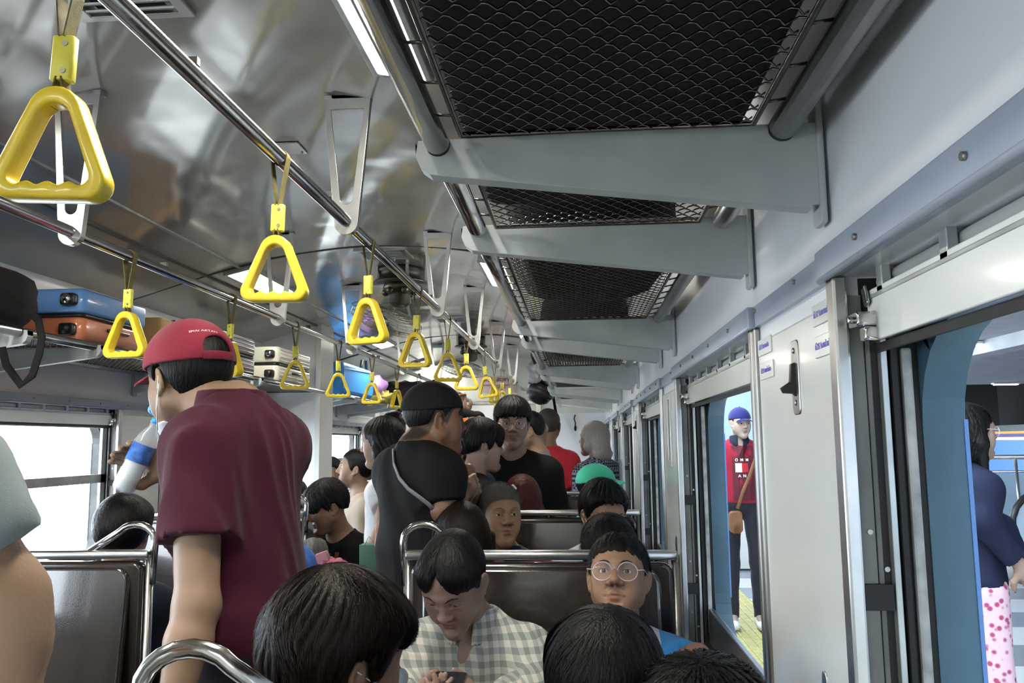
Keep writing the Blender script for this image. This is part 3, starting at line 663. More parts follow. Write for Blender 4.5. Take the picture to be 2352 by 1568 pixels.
# ================================================================ luggage and hanging things
RZT = RZ+.018
def suitcase(name, label, loc, size, lo_m, up_m, wheel_end=-1, ribs=0, wheels=True, group=None):
    # lying flat; size = (x, y, z); loc = centre of the underside
    t = thing(name, label, 'suitcase', loc, group); sx, sy, sz = size; e = .008
    for nm, m_, z0, z1 in (('lower_shell', lo_m, 0, sz/2-e), ('upper_shell', up_m, sz/2+e, sz)):
        m = MB(); m.rbox((0, 0, (z0+z1)/2), (sx, sy, z1-z0), .035, axis=2, seg=6)
        for k in range(ribs):
            for s in (-1, 1): m.rbox((s*(sx/2-.0005), 0, z0+(z1-z0)*(k+.8)/(ribs+.6)), (.005, sy-.08, .006), .002, axis=1)
        m.build(nm, m_, t, bevel=.004)
    MB().rbox((0, 0, sz/2), (sx-.010, sy-.010, .018), .03, axis=2, seg=6).build('zip_band', black_m, t)
    z = MB(); a, b = sx/2-.003, sy/2-.003
    z.tube([(a, -b+.03, sz/2), (a, b-.03, sz/2)], .0022, 6); z.build('zip', steel_m, t)
    if wheels:
        for s in (-1, 1):
            for zz in (sz*.22, sz*.78):
                y = wheel_end*(sy/2+.012); W = thing_child('wheel_housing', t)
                m = MB(); m.rbox((s*(sx/2-.05), y-wheel_end*.008, zz), (.058, .03, .045), .012, axis=1); h = m.build('wheel_housing', black_m, t, bevel=.002)
                m = MB(); R = Euler((math.pi/2, 0, 0)).to_matrix(); m.lathe([(0, -.009), (.016, -.009), (.018, -.005), (.018, .005), (.016, .009), (0, .009)], (s*(sx/2-.05), y+wheel_end*.012, zz), 18, R)
                m.build('wheel', steel_m if (zz > sz/2 and s > 0) else black_m, h)
    m = MB(); m.tube([(a+.004, -.07, sz*.30), (a+.016, -.06, sz*.30), (a+.016, .06, sz*.30), (a+.004, .07, sz*.30)], .006, 8); m.build('carry_handle', black_m, t)
    return t
def thing_child(n, p): return None
sblue = mat('suitcase_blue', (.16, .36, .78), .28, coat=.4); sorange = mat('suitcase_orange', (.80, .26, .12), .3, coat=.4); sgrey = mat('suitcase_charcoal', (.045, .045, .045), .3, coat=.4, var=.2, vs=20)
scream = mat('suitcase_cream', (.62, .61, .52), .3, coat=.3); sbright = mat('bag_bright_blue', (.05, .33, .85), .5, var=.06, vs=6)
suitcase('suitcase', 'hard suitcase with blue upper shell and orange lower shell on the left rack', (-1.955, 3.05, RZT), (.37, .46, .195), sorange, sblue)
suitcase('suitcase', 'charcoal ribbed suitcase on the left rack behind the maroon cap', (-1.955, 4.13, RZT), (.38, .62, .20), sgrey, sgrey, ribs=4)
suitcase('suitcase', 'cream ribbed suitcase with black bands on the left rack by the partition', (-1.955, 5.10, RZT), (.37, .62, .21), scream, scream, ribs=4)
cb = thing('cardboard_box', 'tan cardboard box tied with brown string, on the left rack past the blue suitcase', 'box', (-1.93, 3.55, RZT))
cardb = mat('cardboard', (.55, .34, .13), .8, var=.1, vs=12)
MB().rbox((0, 0, .085), (.33, .36, .17), .012, axis=2).build('carton', cardb, cb)
m = MB()
for yy in (-.06, .05, .09): m.tube([(.168, yy, 0), (.168, yy, .172), (-.168, yy, .172), (-.168, yy, 0)], .0035, 5)
for zz in (.05, .07, .09): m.tube([(.168, -.182, zz), (.168, .182, zz)], .0025, 5)
m.build('string', mat('brown_string', (.09, .03, .02), .9), cb)
# soft bags -------------------------------------------------------------
def soft(name, mt, parent, c, size, amp=.012, seed=1, p=3.0, nu=28, nv=18):
    rng = np.random.RandomState(seed); V = []; K = rng.randn(5, 3)*5; phs = rng.rand(5)*6
    for i in range(nv+1):
        t = math.pi*i/nv
        for k in range(nu):
            a = 2*math.pi*k/nu; d = np.array([math.sin(t)*math.cos(a), math.sin(t)*math.sin(a), math.cos(t)])
            s = (abs(d)**p).sum()**(-1/p); q = d*s*np.array(size)/2
            q = q+d*amp*sum(math.sin(K[j] @ (d*1.3)+phs[j]) for j in range(5))/2.5
            V.append(q+np.array(c))
    return MB().add(V, [(i*nu+k, (i+1)*nu+k, (i+1)*nu+(k+1) % nu, i*nu+(k+1) % nu) for i in range(nv) for k in range(nu)], True).build(name, mt, parent)
fabric_blk = mat('black_nylon', (.0045, .0045, .005), .85, var=.3, vs=14, bump=(90, .001))
b = thing('travel_bag', 'black travel bag lying on the nearest right luggage rack, seen through the net', 'bag', (.035, .70, RZT)); 
m = MB(); m.rbox((0, 0, .12), (.36, 1.24, .23), .04, axis=2, seg=6); m.build('bag_body', fabric_blk, b, bevel=.01); m = MB(); m.tube([(.1, -.15, .235), (.08, -.12, .26), (-.08, -.12, .26), (-.1, -.15, .235)], .008, 8); m.build('carry_handle', black_m, b)
b = thing('travel_bag', 'dark bag lying on the right luggage rack between the second and third brackets', 'bag', (.04, 1.93, RZT)); soft('bag_body', fabric_blk, b, (0, 0, .11), (.36, 1.0, .22), seed=4, p=4.5)
m = MB(); m.tube([(-.1, .1, .2), (-.08, .05, .25), (-.08, -.15, .25), (-.1, -.2, .2)], .008, 8); m.build('carry_handle', black_m, b)
b = thing('travel_bag', 'dark bag on the right luggage rack beyond the third bracket', 'bag', (.04, 3.42, RZT)); soft('bag_body', fabric_blk, b, (0, 0, .10), (.34, .9, .2), seed=6, p=4); MB().rbox((-.17, -.1, .1), (.01, .2, .08), .02, axis=0).build('pocket', black_m, b)
b = thing('duffel_bag', 'black bag on the near left rack with a long strap dangling below', 'bag', (-1.95, 2.35, RZT)); soft('bag_body', fabric_blk, b, (0, 0, .10), (.36, .60, .20), .006, seed=9, p=4.5)
m = MB(); P = [(6, 745), (3, 790), (14, 838), (48, 884), (74, 862), (90, 812), (96, 775), (88, 735), (60, 705)]; w = [at(x_, y_, 2.45) for x_, y_ in P]
m.tube([Vector(q)-b.location for q in w], .0135, 8, flat=.25); m.build('shoulder_strap', fabric_blk, b)
b = thing('shopping_bag', 'bright blue zipped bag on the left rack just past the partition', 'bag', (-1.93, 6.62, RZT)); 
m = MB(); m.rbox((0, 0, .13), (.34, .98, .25), .09, axis=0, seg=8); m.build('bag_body', sbright, b, bevel=.01)
m = MB(); m.tube([(.172, -.46, .05), (.172, -.46, .2), (.172, .40, .23)], .004, 6); m.build('zip', white_m, b); 
m = MB(); m.tube([(.12, .22, .24), (.12, .25, .33), (.12, .38, .34), (.12, .42, .22)], .012, 8, flat=.4); m.build('carry_handle', black_m, b)
m = MB(); m.rbox((.05, -.495, .06), (.07, .02, .07), .02, axis=1); m.build('wheel', black_m, b)
violet = mat('violet_cloth', (.52, .30, .72), .7, var=.2, vs=14); pyellow = mat('pale_yellow_cloth', (.78, .66, .18), .7)
b = thing('cloth_bundle', 'violet and yellow cloth bundle on the left rack past the blue bag', 'bundle', (-1.87, 7.40, RZT)); soft('upper_cloth', violet, b, (0, 0, .15), (.3, .42, .18), .014, 3, 2.4); soft('lower_cloth', pyellow, b, (.04, .12, .05), (.28, .42, .12), .02, 8, 2.4)
b = thing('duffel_bag', 'big round black bag bulging over the far left rack above the girl', 'bag', (-1.62, 7.80, RZT-.01)); soft('bag_body', fabric_blk, b, (-.04, .3, .10), (.52, .66, .30), .02, 12, 2.2)
m = MB(); m.tube([(.2, .2, .05), (.26, .22, -.06), (.34, .26, -.12)], .012, 6, flat=.3); m.build('strap', black_m, b)
# helmet, plastic bag and straps on the right rack
hx, hy, hz = at(1243, 895, 6.0)
h = thing('helmet', 'black helmet hanging upside down from the right luggage rack', 'helmet', (hx, hy, hz)); Rh = Euler((.3, .5, 0)).to_matrix()
m = MB(); prof = [(.001, -.105), (.05, -.098), (.085, -.07), (.098, -.03), (.098, .02), (.088, .06), (.080, .062), (.088, .02), (.088, -.03), (.075, -.065), (.045, -.088), (.001, -.094)]
m.lathe(prof, seg=28, R=Rh); m.build('shell', black_m, h)
m = MB(); m.lathe([(.099, -.02), (.106, -.02), (.106, .03), (.099, .03)], seg=28, R=Rh); m.build('rim', dgrey_m, h)
m = MB(); m.tube([Rh @ Vector((-.085, 0, .05)), Rh @ Vector((-.05, 0, .14)), (0, 0, .20), (.05, 0, .225)], .006, 6, flat=.5); m.build('chin_strap', fabric_blk, h)
m = MB(); m.ball(Rh @ Vector((-.08, -.06, 0)), (.02, .006, .02), 8, Rh); m.build('vent_plug', white_m, h)
px_, py_, pz_ = at(1228, 853, 5.9)
b = thing('plastic_bag', 'crumpled white plastic bag hanging above the black helmet', 'bag', (px_, py_, pz_)); soft('bag_body', mat('thin_plastic', (.62, .64, .72), .35, trans=.3), b, (0, 0, 0), (.10, .08, .18), .016, 21, 2.2)
m = MB(); m.tube([(0, 0, .08), (.02, 0, .12), (.05, 0, .13)], .004, 6); m.build('handle', white_m, b)
px_, py_, pz_ = at(1229, 770, 4.35)
b = thing('hanging_strap', 'broad black strap dangling from the fourth right rack bracket', 'strap', (px_, py_, pz_)); m = MB(); m.tube([(0, 0, .04), (-.002, 0, -.06), (-.010, -.01, -.105), (.008, -.01, -.15)], .017, 8, flat=.25); m.build('webbing', fabric_blk, b); m = MB(); m.rbox((-.004, -.006, -.035), (.022, .004, .016), .003, axis=1); m.build('buckle', dgrey_m, b)
px_, py_, pz_ = at(1271, 905, 6.4)
b = thing('hanging_strap', 'thin black strap hanging past the grey-haired man in red', 'strap', (px_, py_, pz_)); m = MB(); m.tube([(0, 0, .05), (.0, 0, -.03), (.02, -.01, -.16)], .011, 8, flat=.3); m.build('webbing', fabric_blk, b)
px_, py_, pz_ = at(1321, 956, 8.6)
b = thing('hanging_strap', 'short black cord hanging against the white compartment wall', 'strap', (px_, 8.70, pz_)); m = MB(); m.tube([(0, 0, .02), (-.012, 0, -.02), (0, 0, -.06), (0, 0, -.10)], .006, 8); m.ball((0, 0, -.12), (.014, .008, .03), 8); m.build('webbing', fabric_blk, b)
# ================================================================ people: distance-field modelling kit
def Rz(a): a = math.radians(a); c, s = math.cos(a), math.sin(a); return np.array([[c, -s, 0], [s, c, 0], [0, 0, 1]])
def Rx(a): a = math.radians(a); c, s = math.cos(a), math.sin(a); return np.array([[1, 0, 0], [0, c, -s], [0, s, c]])
def Ry(a): a = math.radians(a); c, s = math.cos(a), math.sin(a); return np.array([[c, 0, s], [0, 1, 0], [-s, 0, c]])
A_ = lambda *p: np.array(p, float)
class Ops:
    # list of (mode, k, fn, lo, hi); fn takes (n,3) points
    def __init__(s): s.L = []
    def _a(s, mode, k, fn, lo, hi): s.L.append((mode, k, fn, np.array(lo)-.012-k, np.array(hi)+.012+k)); return s
    def cone(s, a, b, ra, rb, k=.02, mode='u'):
        a, b = np.array(a, float), np.array(b, float); ba = b-a; l2 = max(float(ba @ ba), 1e-9)
        def fn(P):
            pa = P-a; h = np.clip((pa @ ba)/l2, 0, 1); return np.sqrt(((pa-h[:, None]*ba)**2).sum(1))-(ra+(rb-ra)*h)
        r = max(ra, rb); return s._a(mode, k, fn, np.minimum(a, b)-r, np.maximum(a, b)+r)
    def sleeve(s, a, b, ra, rb, k=.02):
        a, b = np.array(a, float), np.array(b, float); ba = b-a; l2 = float(ba @ ba); ax = ba/math.sqrt(l2)
        def fn(P):
            pa = P-a; h = np.clip((pa @ ba)/l2, 0, 1); return np.maximum(np.sqrt(((pa-h[:, None]*ba)**2).sum(1))-(ra+(rb-ra)*h), (P-b) @ ax)
        r = max(ra, rb); return s._a('u', k, fn, np.minimum(a, b)-r, np.maximum(a, b)+r)
    def path(s, pts, rs, k=.01, mode='u'):
        for i in range(len(pts)-1): s.cone(pts[i], pts[i+1], rs[i], rs[i+1], k, mode)
        return s
    def ell(s, c, r, R=None, k=.02, mode='u'):
        c, r = np.array(c, float), np.array(r, float); R_ = np.eye(3) if R is None else R
        def fn(P):
            q = (P-c) @ R_; k0 = np.sqrt(((q/r)**2).sum(1)); k1 = np.sqrt(((q/(r*r))**2).sum(1))+1e-9; return k0*(k0-1)/k1
        m = r.max() if R is not None else r; return s._a(mode, k, fn, c-m, c+m)
    def box(s, c, d, rr, R=None, k=.01, mode='u'):
        c, d = np.array(c, float), np.array(d, float)/2-rr; R_ = np.eye(3) if R is None else R
        def fn(P):
            q = np.abs((P-c) @ R_)-d; return np.sqrt((np.maximum(q, 0)**2).sum(1))+np.minimum(q.max(1), 0)-rr
        m = np.linalg.norm(d+rr); return s._a(mode, k, fn, c-m, c+m)
    def plane(s, p, n, k=.01):            # keeps the side opposite to n
        p, n = np.array(p, float), _n(n)
        return s._a('i', k, lambda P: (P-p) @ n, A_(-1e3, -1e3, -1e3), A_(1e3, 1e3, 1e3))
    def fn(s, f, mode='a', k=.01): return s._a(mode, k, f, A_(-1e3, -1e3, -1e3), A_(1e3, 1e3, 1e3))
    def local(s, ops, R, C, sc):          # bring in operations written in head coordinates
        for (mode, k, f, lo, hi) in ops.L:
            if hi[0] > 500: l2, h2 = lo, hi
            else:
                cs = np.array([[x, y, z] for x in (lo[0], hi[0]) for y in (lo[1], hi[1]) for z in (lo[2], hi[2])]) @ R.T*sc+C
                l2, h2 = cs.min(0), cs.max(0)
            s.L.append((mode, k*sc, (lambda P, f=f: f(((P-C)/sc) @ R)*sc), l2, h2))
        return s
    @staticmethod
    def mix(mode, k, F, d):
        if mode == 'u': h = np.maximum(k-np.abs(F-d), 0)/k; return np.minimum(F, d)-h*h*k/4
        if mode == 's': d = -d; h = np.maximum(k-np.abs(F-d), 0)/k; return np.maximum(F, d)+h*h*k/4
        if mode == 'i': h = np.maximum(k-np.abs(F-d), 0)/k; return np.maximum(F, d)+h*h*k/4
        return F+d
    def ev(s, P):
        F = np.full(len(P), 1.0)
        for mode, k, f, lo, hi in s.L: F = s.mix(mode, k, F, f(P))
        return F
    def mesh(s, lo, hi, base, fine=()):
        ax = []
        for a in range(3):
            iv = [(f[0][a], f[1][a], f[2]) for f in fine]; x = lo[a]; L = [x]
            while x < hi[a]:
                r = base
                for (p, q, rr) in iv:
                    if p-rr <= x <= q: r = min(r, rr)
                    elif x < p < x+r: r = min(r, max(p-x, rr))
                x += r; L.append(x)
            ax.append(np.array(L))
        xs, ys, zs = ax; F = np.full((len(xs), len(ys), len(zs)), 1.0, np.float32)
        for mode, k, f, l, h in s.L:
            i0, i1 = np.searchsorted(xs, l[0]), np.searchsorted(xs, h[0]); j0, j1 = np.searchsorted(ys, l[1]), np.searchsorted(ys, h[1]); k0, k1 = np.searchsorted(zs, l[2]), np.searchsorted(zs, h[2])
            if i0 >= i1 or j0 >= j1 or k0 >= k1: continue
            blk = F[i0:i1, j0:j1, k0:k1]; G = np.meshgrid(xs[i0:i1], ys[j0:j1], zs[k0:k1], indexing='ij')
            P = np.stack([g.ravel() for g in G], 1)
            if mode != 'u':
                m = np.abs(blk.ravel()) < .06
                if not m.any(): continue
                if mode == 'i': m = blk.ravel() < .06
                v = blk.ravel().copy(); v[m] = s.mix(mode, k, v[m], f(P[m])); F[i0:i1, j0:j1, k0:k1] = v.reshape(blk.shape)
            else: F[i0:i1, j0:j1, k0:k1] = s.mix(mode, k, blk.ravel(), f(P)).reshape(blk.shape)
        F[0] = F[-1] = 1; F[:, 0] = F[:, -1] = 1; F[:, :, 0] = F[:, :, -1] = 1
        return nets(F, xs, ys, zs)
def nets(F, xs, ys, zs):
    S = F < 0; nx, ny, nz = F.shape; ax = (xs, ys, zs); cells = []; pos = []; quads = []
    cid = lambda i, j, k: (i.astype(np.int64)*ny+j)*nz+k
    for a in range(3):
        sl0 = [slice(None)]*3; sl1 = [slice(None)]*3; sl0[a] = slice(0, -1); sl1[a] = slice(1, None)
        A, B = S[tuple(sl0)], S[tuple(sl1)]; I = np.argwhere(A != B)
        if not len(I): continue
        i0 = tuple(I.T); I1 = I.copy(); I1[:, a] += 1; f0 = F[i0]; f1 = F[tuple(I1.T)]; t = f0/(f0-f1)
        p = np.stack([ax[c][I[:, c]] for c in range(3)], 1); p[:, a] = ax[a][I[:, a]]+t*(ax[a][I[:, a]+1]-ax[a][I[:, a]])
        b, c = (a+1) % 3, (a+2) % 3; cs = []
        for (u, v) in ((0, 0), (1, 0), (1, 1), (0, 1)):
            J = I.copy(); J[:, b] -= u; J[:, c] -= v; cs.append(cid(J[:, 0], J[:, 1], J[:, 2]))
        ins = S[i0]; q = np.stack(cs, 1); q[~ins] = q[~ins][:, ::-1]; quads.append(q)
        for c_ in cs: cells.append(c_); pos.append(p)
    if not cells: return np.zeros((0, 3)), np.zeros((0, 4), int)
    cells = np.concatenate(cells); pos = np.concatenate(pos); quads = np.concatenate(quads)
    u, inv = np.unique(cells, return_inverse=True); n = np.bincount(inv)
    V = np.stack([np.bincount(inv, pos[:, d])/n for d in range(3)], 1)
    return V, np.searchsorted(u, quads)
def big_part(V, Q):
    # drop stray islands
    if not len(V): return V, Q
    lab = np.arange(len(V))
    for _ in range(200):
        m = lab[Q].min(1); new = lab.copy()
        for c in range(4): np.minimum.at(new, Q[:, c], m)
        new = new[new]
        if (new == lab).all(): break
        lab = new
    cnt = np.bincount(lab); keep = lab == cnt.argmax() if False else cnt[lab] > max(60, .04*cnt.max())
    idx = np.cumsum(keep)-1; Q = Q[keep[Q].all(1)]; return V[keep], idx[Q]
def qobj(name, V, Q, mt, parent, col=None, islands=True):
    if islands: V, Q = big_part(V, Q)
    me = bpy.data.meshes.new(name); base = np.array(parent.location) if parent is not None else 0
    me.vertices.add(len(V)); me.vertices.foreach_set('co', (V-base).astype(np.float32).ravel())
    me.loops.add(Q.size); me.loops.foreach_set('vertex_index', Q.astype(np.int32).ravel())
    me.polygons.add(len(Q)); me.polygons.foreach_set('loop_start', np.arange(0, Q.size, 4, dtype=np.int32))
    me.update(calc_edges=True); me.polygons.foreach_set('use_smooth', np.ones(len(Q), bool)); me.materials.append(mt)
    if col is not None:
        at_ = me.color_attributes.new('Col', 'FLOAT_COLOR', 'POINT'); c = np.concatenate([col(V), np.ones((len(V), 1))], 1)
        at_.data.foreach_set('color', c.astype(np.float32).ravel())
    me.validate(); o = bpy.data.objects.new(name, me); COL.objects.link(o)
    if parent is not None: o.parent = parent
    return o
# ---- materials
skin_m = mat('skin', (.5, .3, .2), .46, bump=(220, .0005), spec=.4); N_, L_, B_ = nodes(skin_m)
an = N_.new('ShaderNodeAttribute'); an.attribute_name = 'Col'; L_.new(an.outputs['Color'], B_.inputs['Base Color'])
B_.inputs['Subsurface Weight'].default_value = 0
def hair_mat(name, col, rough=.36):
    m = mat(name, col, rough+.06, spec=.2); N, L, B = nodes(m)
    tc = N.new('ShaderNodeTexCoord'); mp = N.new('ShaderNodeMapping'); mp.inputs['Scale'].default_value = (260, 260, 14); L.new(tc.outputs['Object'], mp.inputs[0])
    nz = N.new('ShaderNodeTexNoise'); nz.inputs['Scale'].default_value = 1; nz.inputs['Detail'].default_value = 3; L.new(mp.outputs[0], nz.inputs['Vector'])
    bp = N.new('ShaderNodeBump'); bp.inputs['Distance'].default_value = .0022; L.new(nz.outputs['Fac'], bp.inputs['Height']); L.new(bp.outputs[0], B.inputs['Normal'])
    rp = N.new('ShaderNodeValToRGB'); rp.color_ramp.elements[0].color = (*[c*.6 for c in col], 1); rp.color_ramp.elements[1].color = (*[c*1.7 for c in col], 1); L.new(nz.outputs['Fac'], rp.inputs[0]); L.new(rp.outputs[0], B.inputs['Base Color'])
    return m
hblack = hair_mat('hair_black', (.0055, .005, .005)); hbrown = hair_mat('hair_dark_brown', (.012, .0075, .0055)); hgrey = hair_mat('hair_grey', (.11, .105, .10), .5); hred = hair_mat('hair_dark_red', (.045, .008, .006)); hblond = hair_mat('hair_ash_blonde', (.30, .29, .27), .45)
def cloth(name, col, rough=.85, b=(500, .0005), var=.08): return mat(name, col, rough, bump=b, var=var, vs=7, sheen=.15 if max(col) > .1 else 0, spec=.25)
c_black = cloth('black_cotton', (.0055, .0055, .006)); c_trouser = cloth('dark_trousers', (.016, .017, .022)); c_white = cloth('white_cotton', (.62, .63, .64)); c_navy = cloth('navy_cotton', (.018, .024, .040))
eye_w = mat('eye_white', (.70, .67, .63), .15); eye_d = mat('eye_iris', (.018, .010, .007), .1); lens_m = mat('spectacle_lens', (.5, .5, .55), .03, alpha=.045, spec=1); frame_clear = mat('clear_pink_frame', (.62, .50, .60), .15, alpha=.75, coat=1); brow_m = mat('eyebrow', (.018, .013, .011), .7)
mask_m = mat('mask_fabric', (.66, .72, .80), .7, var=.04, bump=(300, .0003))
# ---- head in its own coordinates: x right, y to the face, z up, chin at z=-.115, crown at +.12
def head_ops(fem=0, fat=0, jaw=0, nose=1.0, opens=1.0, ears=1, mouth=0, age=0):
    o = Ops(); w = 1+.10*fat
    o.ell((0, -.016, .034), (.074, .092, .084), k=.03)
    o.ell((0, .030, .022), (.066, .058, .066), k=.03)                       # forehead and brow mass
    o.cone((0, .030, -.020), (0, .052, -.080), .056*w, (.036-.004*fem)*w, k=.035)
    o.cone((-.046*w, .008, -.045), (0, .068, -.094), .026*w, .019, k=.03); o.cone((.046*w, .008, -.045), (0, .068, -.094), .026*w, .019, k=.03)
    o.ell((0, .080, -.092), (.019, .014, .015), k=.018)                    # chin
    for s in (-1, 1):
        o.ell((s*.040*w, .053, -.020), (.024*w, .026, .022), k=.025)       # cheekbone
        o.ell((s*.034*w, .060, -.050), (.022*w, .022, .024*w), k=.025)
        o.cone((s*.012, .086, .030), (s*.046, .068, .030), .0085-.003*fem, .007, k=.018)
        o.ell((s*.032, .092, .009), (.019, .013, .012), k=.014, mode='s')  # eye hollow
        o.ell((s*.0315, .0715, .0085), (.0165, .0155, .0135), k=.006)      # lids over the eyeball
        o.box((s*.0315, .090, .0075), (.024, .03, .0085*opens), .0040*min(1, opens), k=.0035, mode='s')
        o.cone((s*.020, .0880, -.0015), (s*.042, .0800, -.0015), .0022, .002, k=.006)
    o.cone((0, .084, .022), (0, .103*1.0+.004*nose, -.018), .0062, .0088*nose, k=.012)
    o.ell((0, .104+.004*(nose-1), -.021), (.0105*nose, .0105, .0095), k=.008)
    for s in (-1, 1):
        o.ell((s*.0125*nose, .094, -.025), (.0085*nose, .0095, .0078), k=.007)
        o.ell((s*.0068, .101, -.0325), (.0036, .0055, .004), k=.003, mode='s')
        o.cone((s*.019, .088, -.030), (s*.031, .077, -.053), .0012, .001, k=.010 if not age else .005, mode='s' if age else 'u')
    o.cone((-.023, .0800, -.0560), (-.005, .0895, -.0520), .0026, .0046, k=.007); o.cone((.023, .0800, -.0560), (.005, .0895, -.0520), .0026, .0046, k=.007); o.cone((-.005, .0895, -.0522), (.005, .0895, -.0522), .0044, .0044, k=.006)
    o.cone((-.019, .0800, -.0605), (-.006, .0870, -.0645), .0034, .0056, k=.007); o.cone((.019, .0800, -.0605), (.006, .0870, -.0645), .0034, .0056, k=.007); o.cone((-.006, .0870, -.0647), (.006, .0870, -.0647), .0056, .0056, k=.006)
    for (p_, q_) in (((-.027, .0840, -.0590), (-.012, .0925, -.0580)), ((-.012, .0925, -.0580), (.012, .0925, -.0580)), ((.012, .0925, -.0580), (.027, .0840, -.0590))): o.cone(p_, q_, .0020+.002*mouth, .0020+.002*mouth, k=.003, mode='s')
    o.ell((0, .092, -.0765), (.018, .008, .006), k=.010, mode='s')
    if ears:
        for s in (-1, 1):
            R = Rz(s*24) @ Ry(s*8)
            o.ell((s*.081, -.010, .000), (.0075, .0175, .0290), R, k=.008)
            o.ell((s*.0890, -.008, .002), (.0065, .0110, .0205), R, k=.004, mode='s'); o.ell((s*.0790, -.001, -.002), (.006, .006, .009), k=.006)
            o.ell((s*.077, .002, -.026), (.006, .009, .009), k=.008)
    return o
def project(ops, P, D, n=40, far=.08):
    # slide points inwards along -D until they touch the surface
    P = P+D*far
    for _ in range(n):
        d = ops.ev(P); P = P-D*np.clip(d, -.01, .01)[:, None]*.8
    return P
def hair_ops(style, t=.014, zf=.062, zn=-.045, side=.0, long=0, vol=0, bangs=0, amp=.003, seed=0, part=None):
    o = Ops(); o.ell((0, -.018, .036), (.074+t, .093+t, .084+t+vol), k=.02)
    if vol: o.ell((0, .035, .07), (.060+t, .045+t, .035+vol), k=.04)
    if bangs: o.ell((0, .052, .052-bangs*.3), (.066, .044, .034+bangs*.5), k=.02); o.cone((-.05, .060, .055-bangs), (.05, .060, .055-bangs), .020, .020, k=.02)
    # hairline: plane from the forehead to the nape
    a = A_(0, .092, zf-(bangs or 0)); b = A_(0, -.09, zn); d = b-a; n = A_(0, d[2], -d[1]); n = n if n[2] < 0 else -n
    if style == 'parted':
        def cutp(P):
            x, y, z = np.abs(P[:, 0]), P[:, 1], P[:, 2]; front = .098-.112*np.clip(x/.066, 0, 1.3)**1.15
            line = np.interp(y, [-.12, -.075, -.03, .0, .02, .035, .045], [-.10, -.085, -.05, -.028, -.012, .0, 0]); line = np.where(y > .035, front, line); return (line-z)*.8
        o.fn(cutp, 'i', .010)
    elif style in ('short', 'long', 'bob'):
        def cut(P):
            y = P[:, 1]; z = P[:, 2]; 
            # piecewise hairline height along y: forehead, temple, sideburn before the ear, round the ear, nape
            line = np.interp(y, [-.12, -.075, -.040, -.024, .006, .016, .030, .048, .070, .085, .13], [zn-.02, zn, zn*.6+.004, .034+side, .034+side, .0+side, .010+side, .045-.3*bangs, zf-.004-bangs, zf-bangs, zf-bangs])
            return (line-z)*.8
        if not long: o.fn(cut, 'i', .010)
        else:
            o.ell((0, .105, -.04), (.062, .075, .105+(.0 if bangs else .0)), k=.012, mode='s')
            if not bangs: o.ell((0, .10, .02), (.050, .06, .055), k=.02, mode='s')
            o.ell((0, .02, -.13), (.060, .075, .09), k=.02, mode='s')
    if long:
        for s in (-1, 1):
            o.path([(s*.066, -.01, .03), (s*.082, -.005, -.05), (s*.080, .0, -long*.6), (s*.072, -.01, -long)], [.026, .026, .024, .012], k=.03)
        o.path([(0, -.06, .0), (0, -.085, -.10), (0, -.09, -long)], [.06, .055, .03], k=.04)
        for s in (-.045, .045): o.path([(s, -.05, .0), (s*1.3, -.078, -.10), (s*1.2, -.08, -long)], [.045, .04, .02], k=.03)
    if part: o.path([(part, .085, .088), (part, .05, .122), (part*.7, 0, .139), (part*.4, -.04, .138)], [.0055, .0055, .005, .003], k=.008, mode='s')
    rs = np.random.RandomState(seed); K = rs.uniform(16, 60, 8); ph_ = rs.uniform(0, 6, 8); am = rs.uniform(.4, 1, 8)
    def streak(P):
        cx, cy = .0, -.03; az = np.arctan2(P[:, 0]-cx, P[:, 1]-cy)+np.sin(P[:, 2]*22+seed)*.18; r = np.hypot(P[:, 0], P[:, 1]+.03)
        return amp*np.clip(r/.05, 0, 1)*sum(am[i]*np.sin(K[i]*az+ph_[i]+P[:, 2]*9*(i-3)) for i in range(8))/3
    o.fn(streak, 'a'); return o
def strands(ops, n, seed, mt, parent, R, C, sc, ln=.11, crown=(0, -.035), w=.0006, lift=.003, zmin=-.05, front=True, droop=0):
    # thin hair ribbons combed from the crown over the hair surface
    rs = np.random.RandomState(seed); az = rs.uniform(-math.pi, math.pi, n); e0 = rs.uniform(0, 1.45, n)**1.0; seg = 7
    c = A_(0, -.018, .036); path = []
    for k in range(seg+1):
        e = np.clip(e0+ln/.10*k/seg*.75, 0, 2.4); a = az+.25*np.sin(e*2+az*3+seed)+rs.normal(0, .012, n)
        d = np.stack([np.sin(e)*np.sin(a), np.sin(e)*np.cos(a), np.cos(e)], 1); d = (Rx(14) @ d.T).T
        P = project(ops, np.tile(c, (n, 1))+d*.10, d, 14, .03); path.append(P+d*(lift*(.3+rs.uniform(0, 1, n)*(k/seg)))[:, None])
    ok = (path[-1][:, 2] > zmin) & (path[seg//2][:, 2] > zmin)
    T = np.stack(path, 1)[ok]; n = len(T)
    dirn = T[:, -1]-T[:, 0]; nrm = T[:, seg//2]-c; sd = np.cross(dirn, nrm); sd /= np.linalg.norm(sd, axis=1)[:, None]+1e-9
    ws = w*np.array([.7, 1, 1, 1, 1, .8, .5, .15])
    V = np.stack([T-sd[:, None]*ws[None, :, None], T+sd[:, None]*ws[None, :, None]], 2).reshape(-1, 3) @ R.T*sc+C
    q = []; b = np.arange(n)*(seg+1)*2
    for k in range(seg): q.append(np.stack([b+2*k, b+2*k+1, b+2*k+3, b+2*k+2], 1))
    return V, np.concatenate(q)
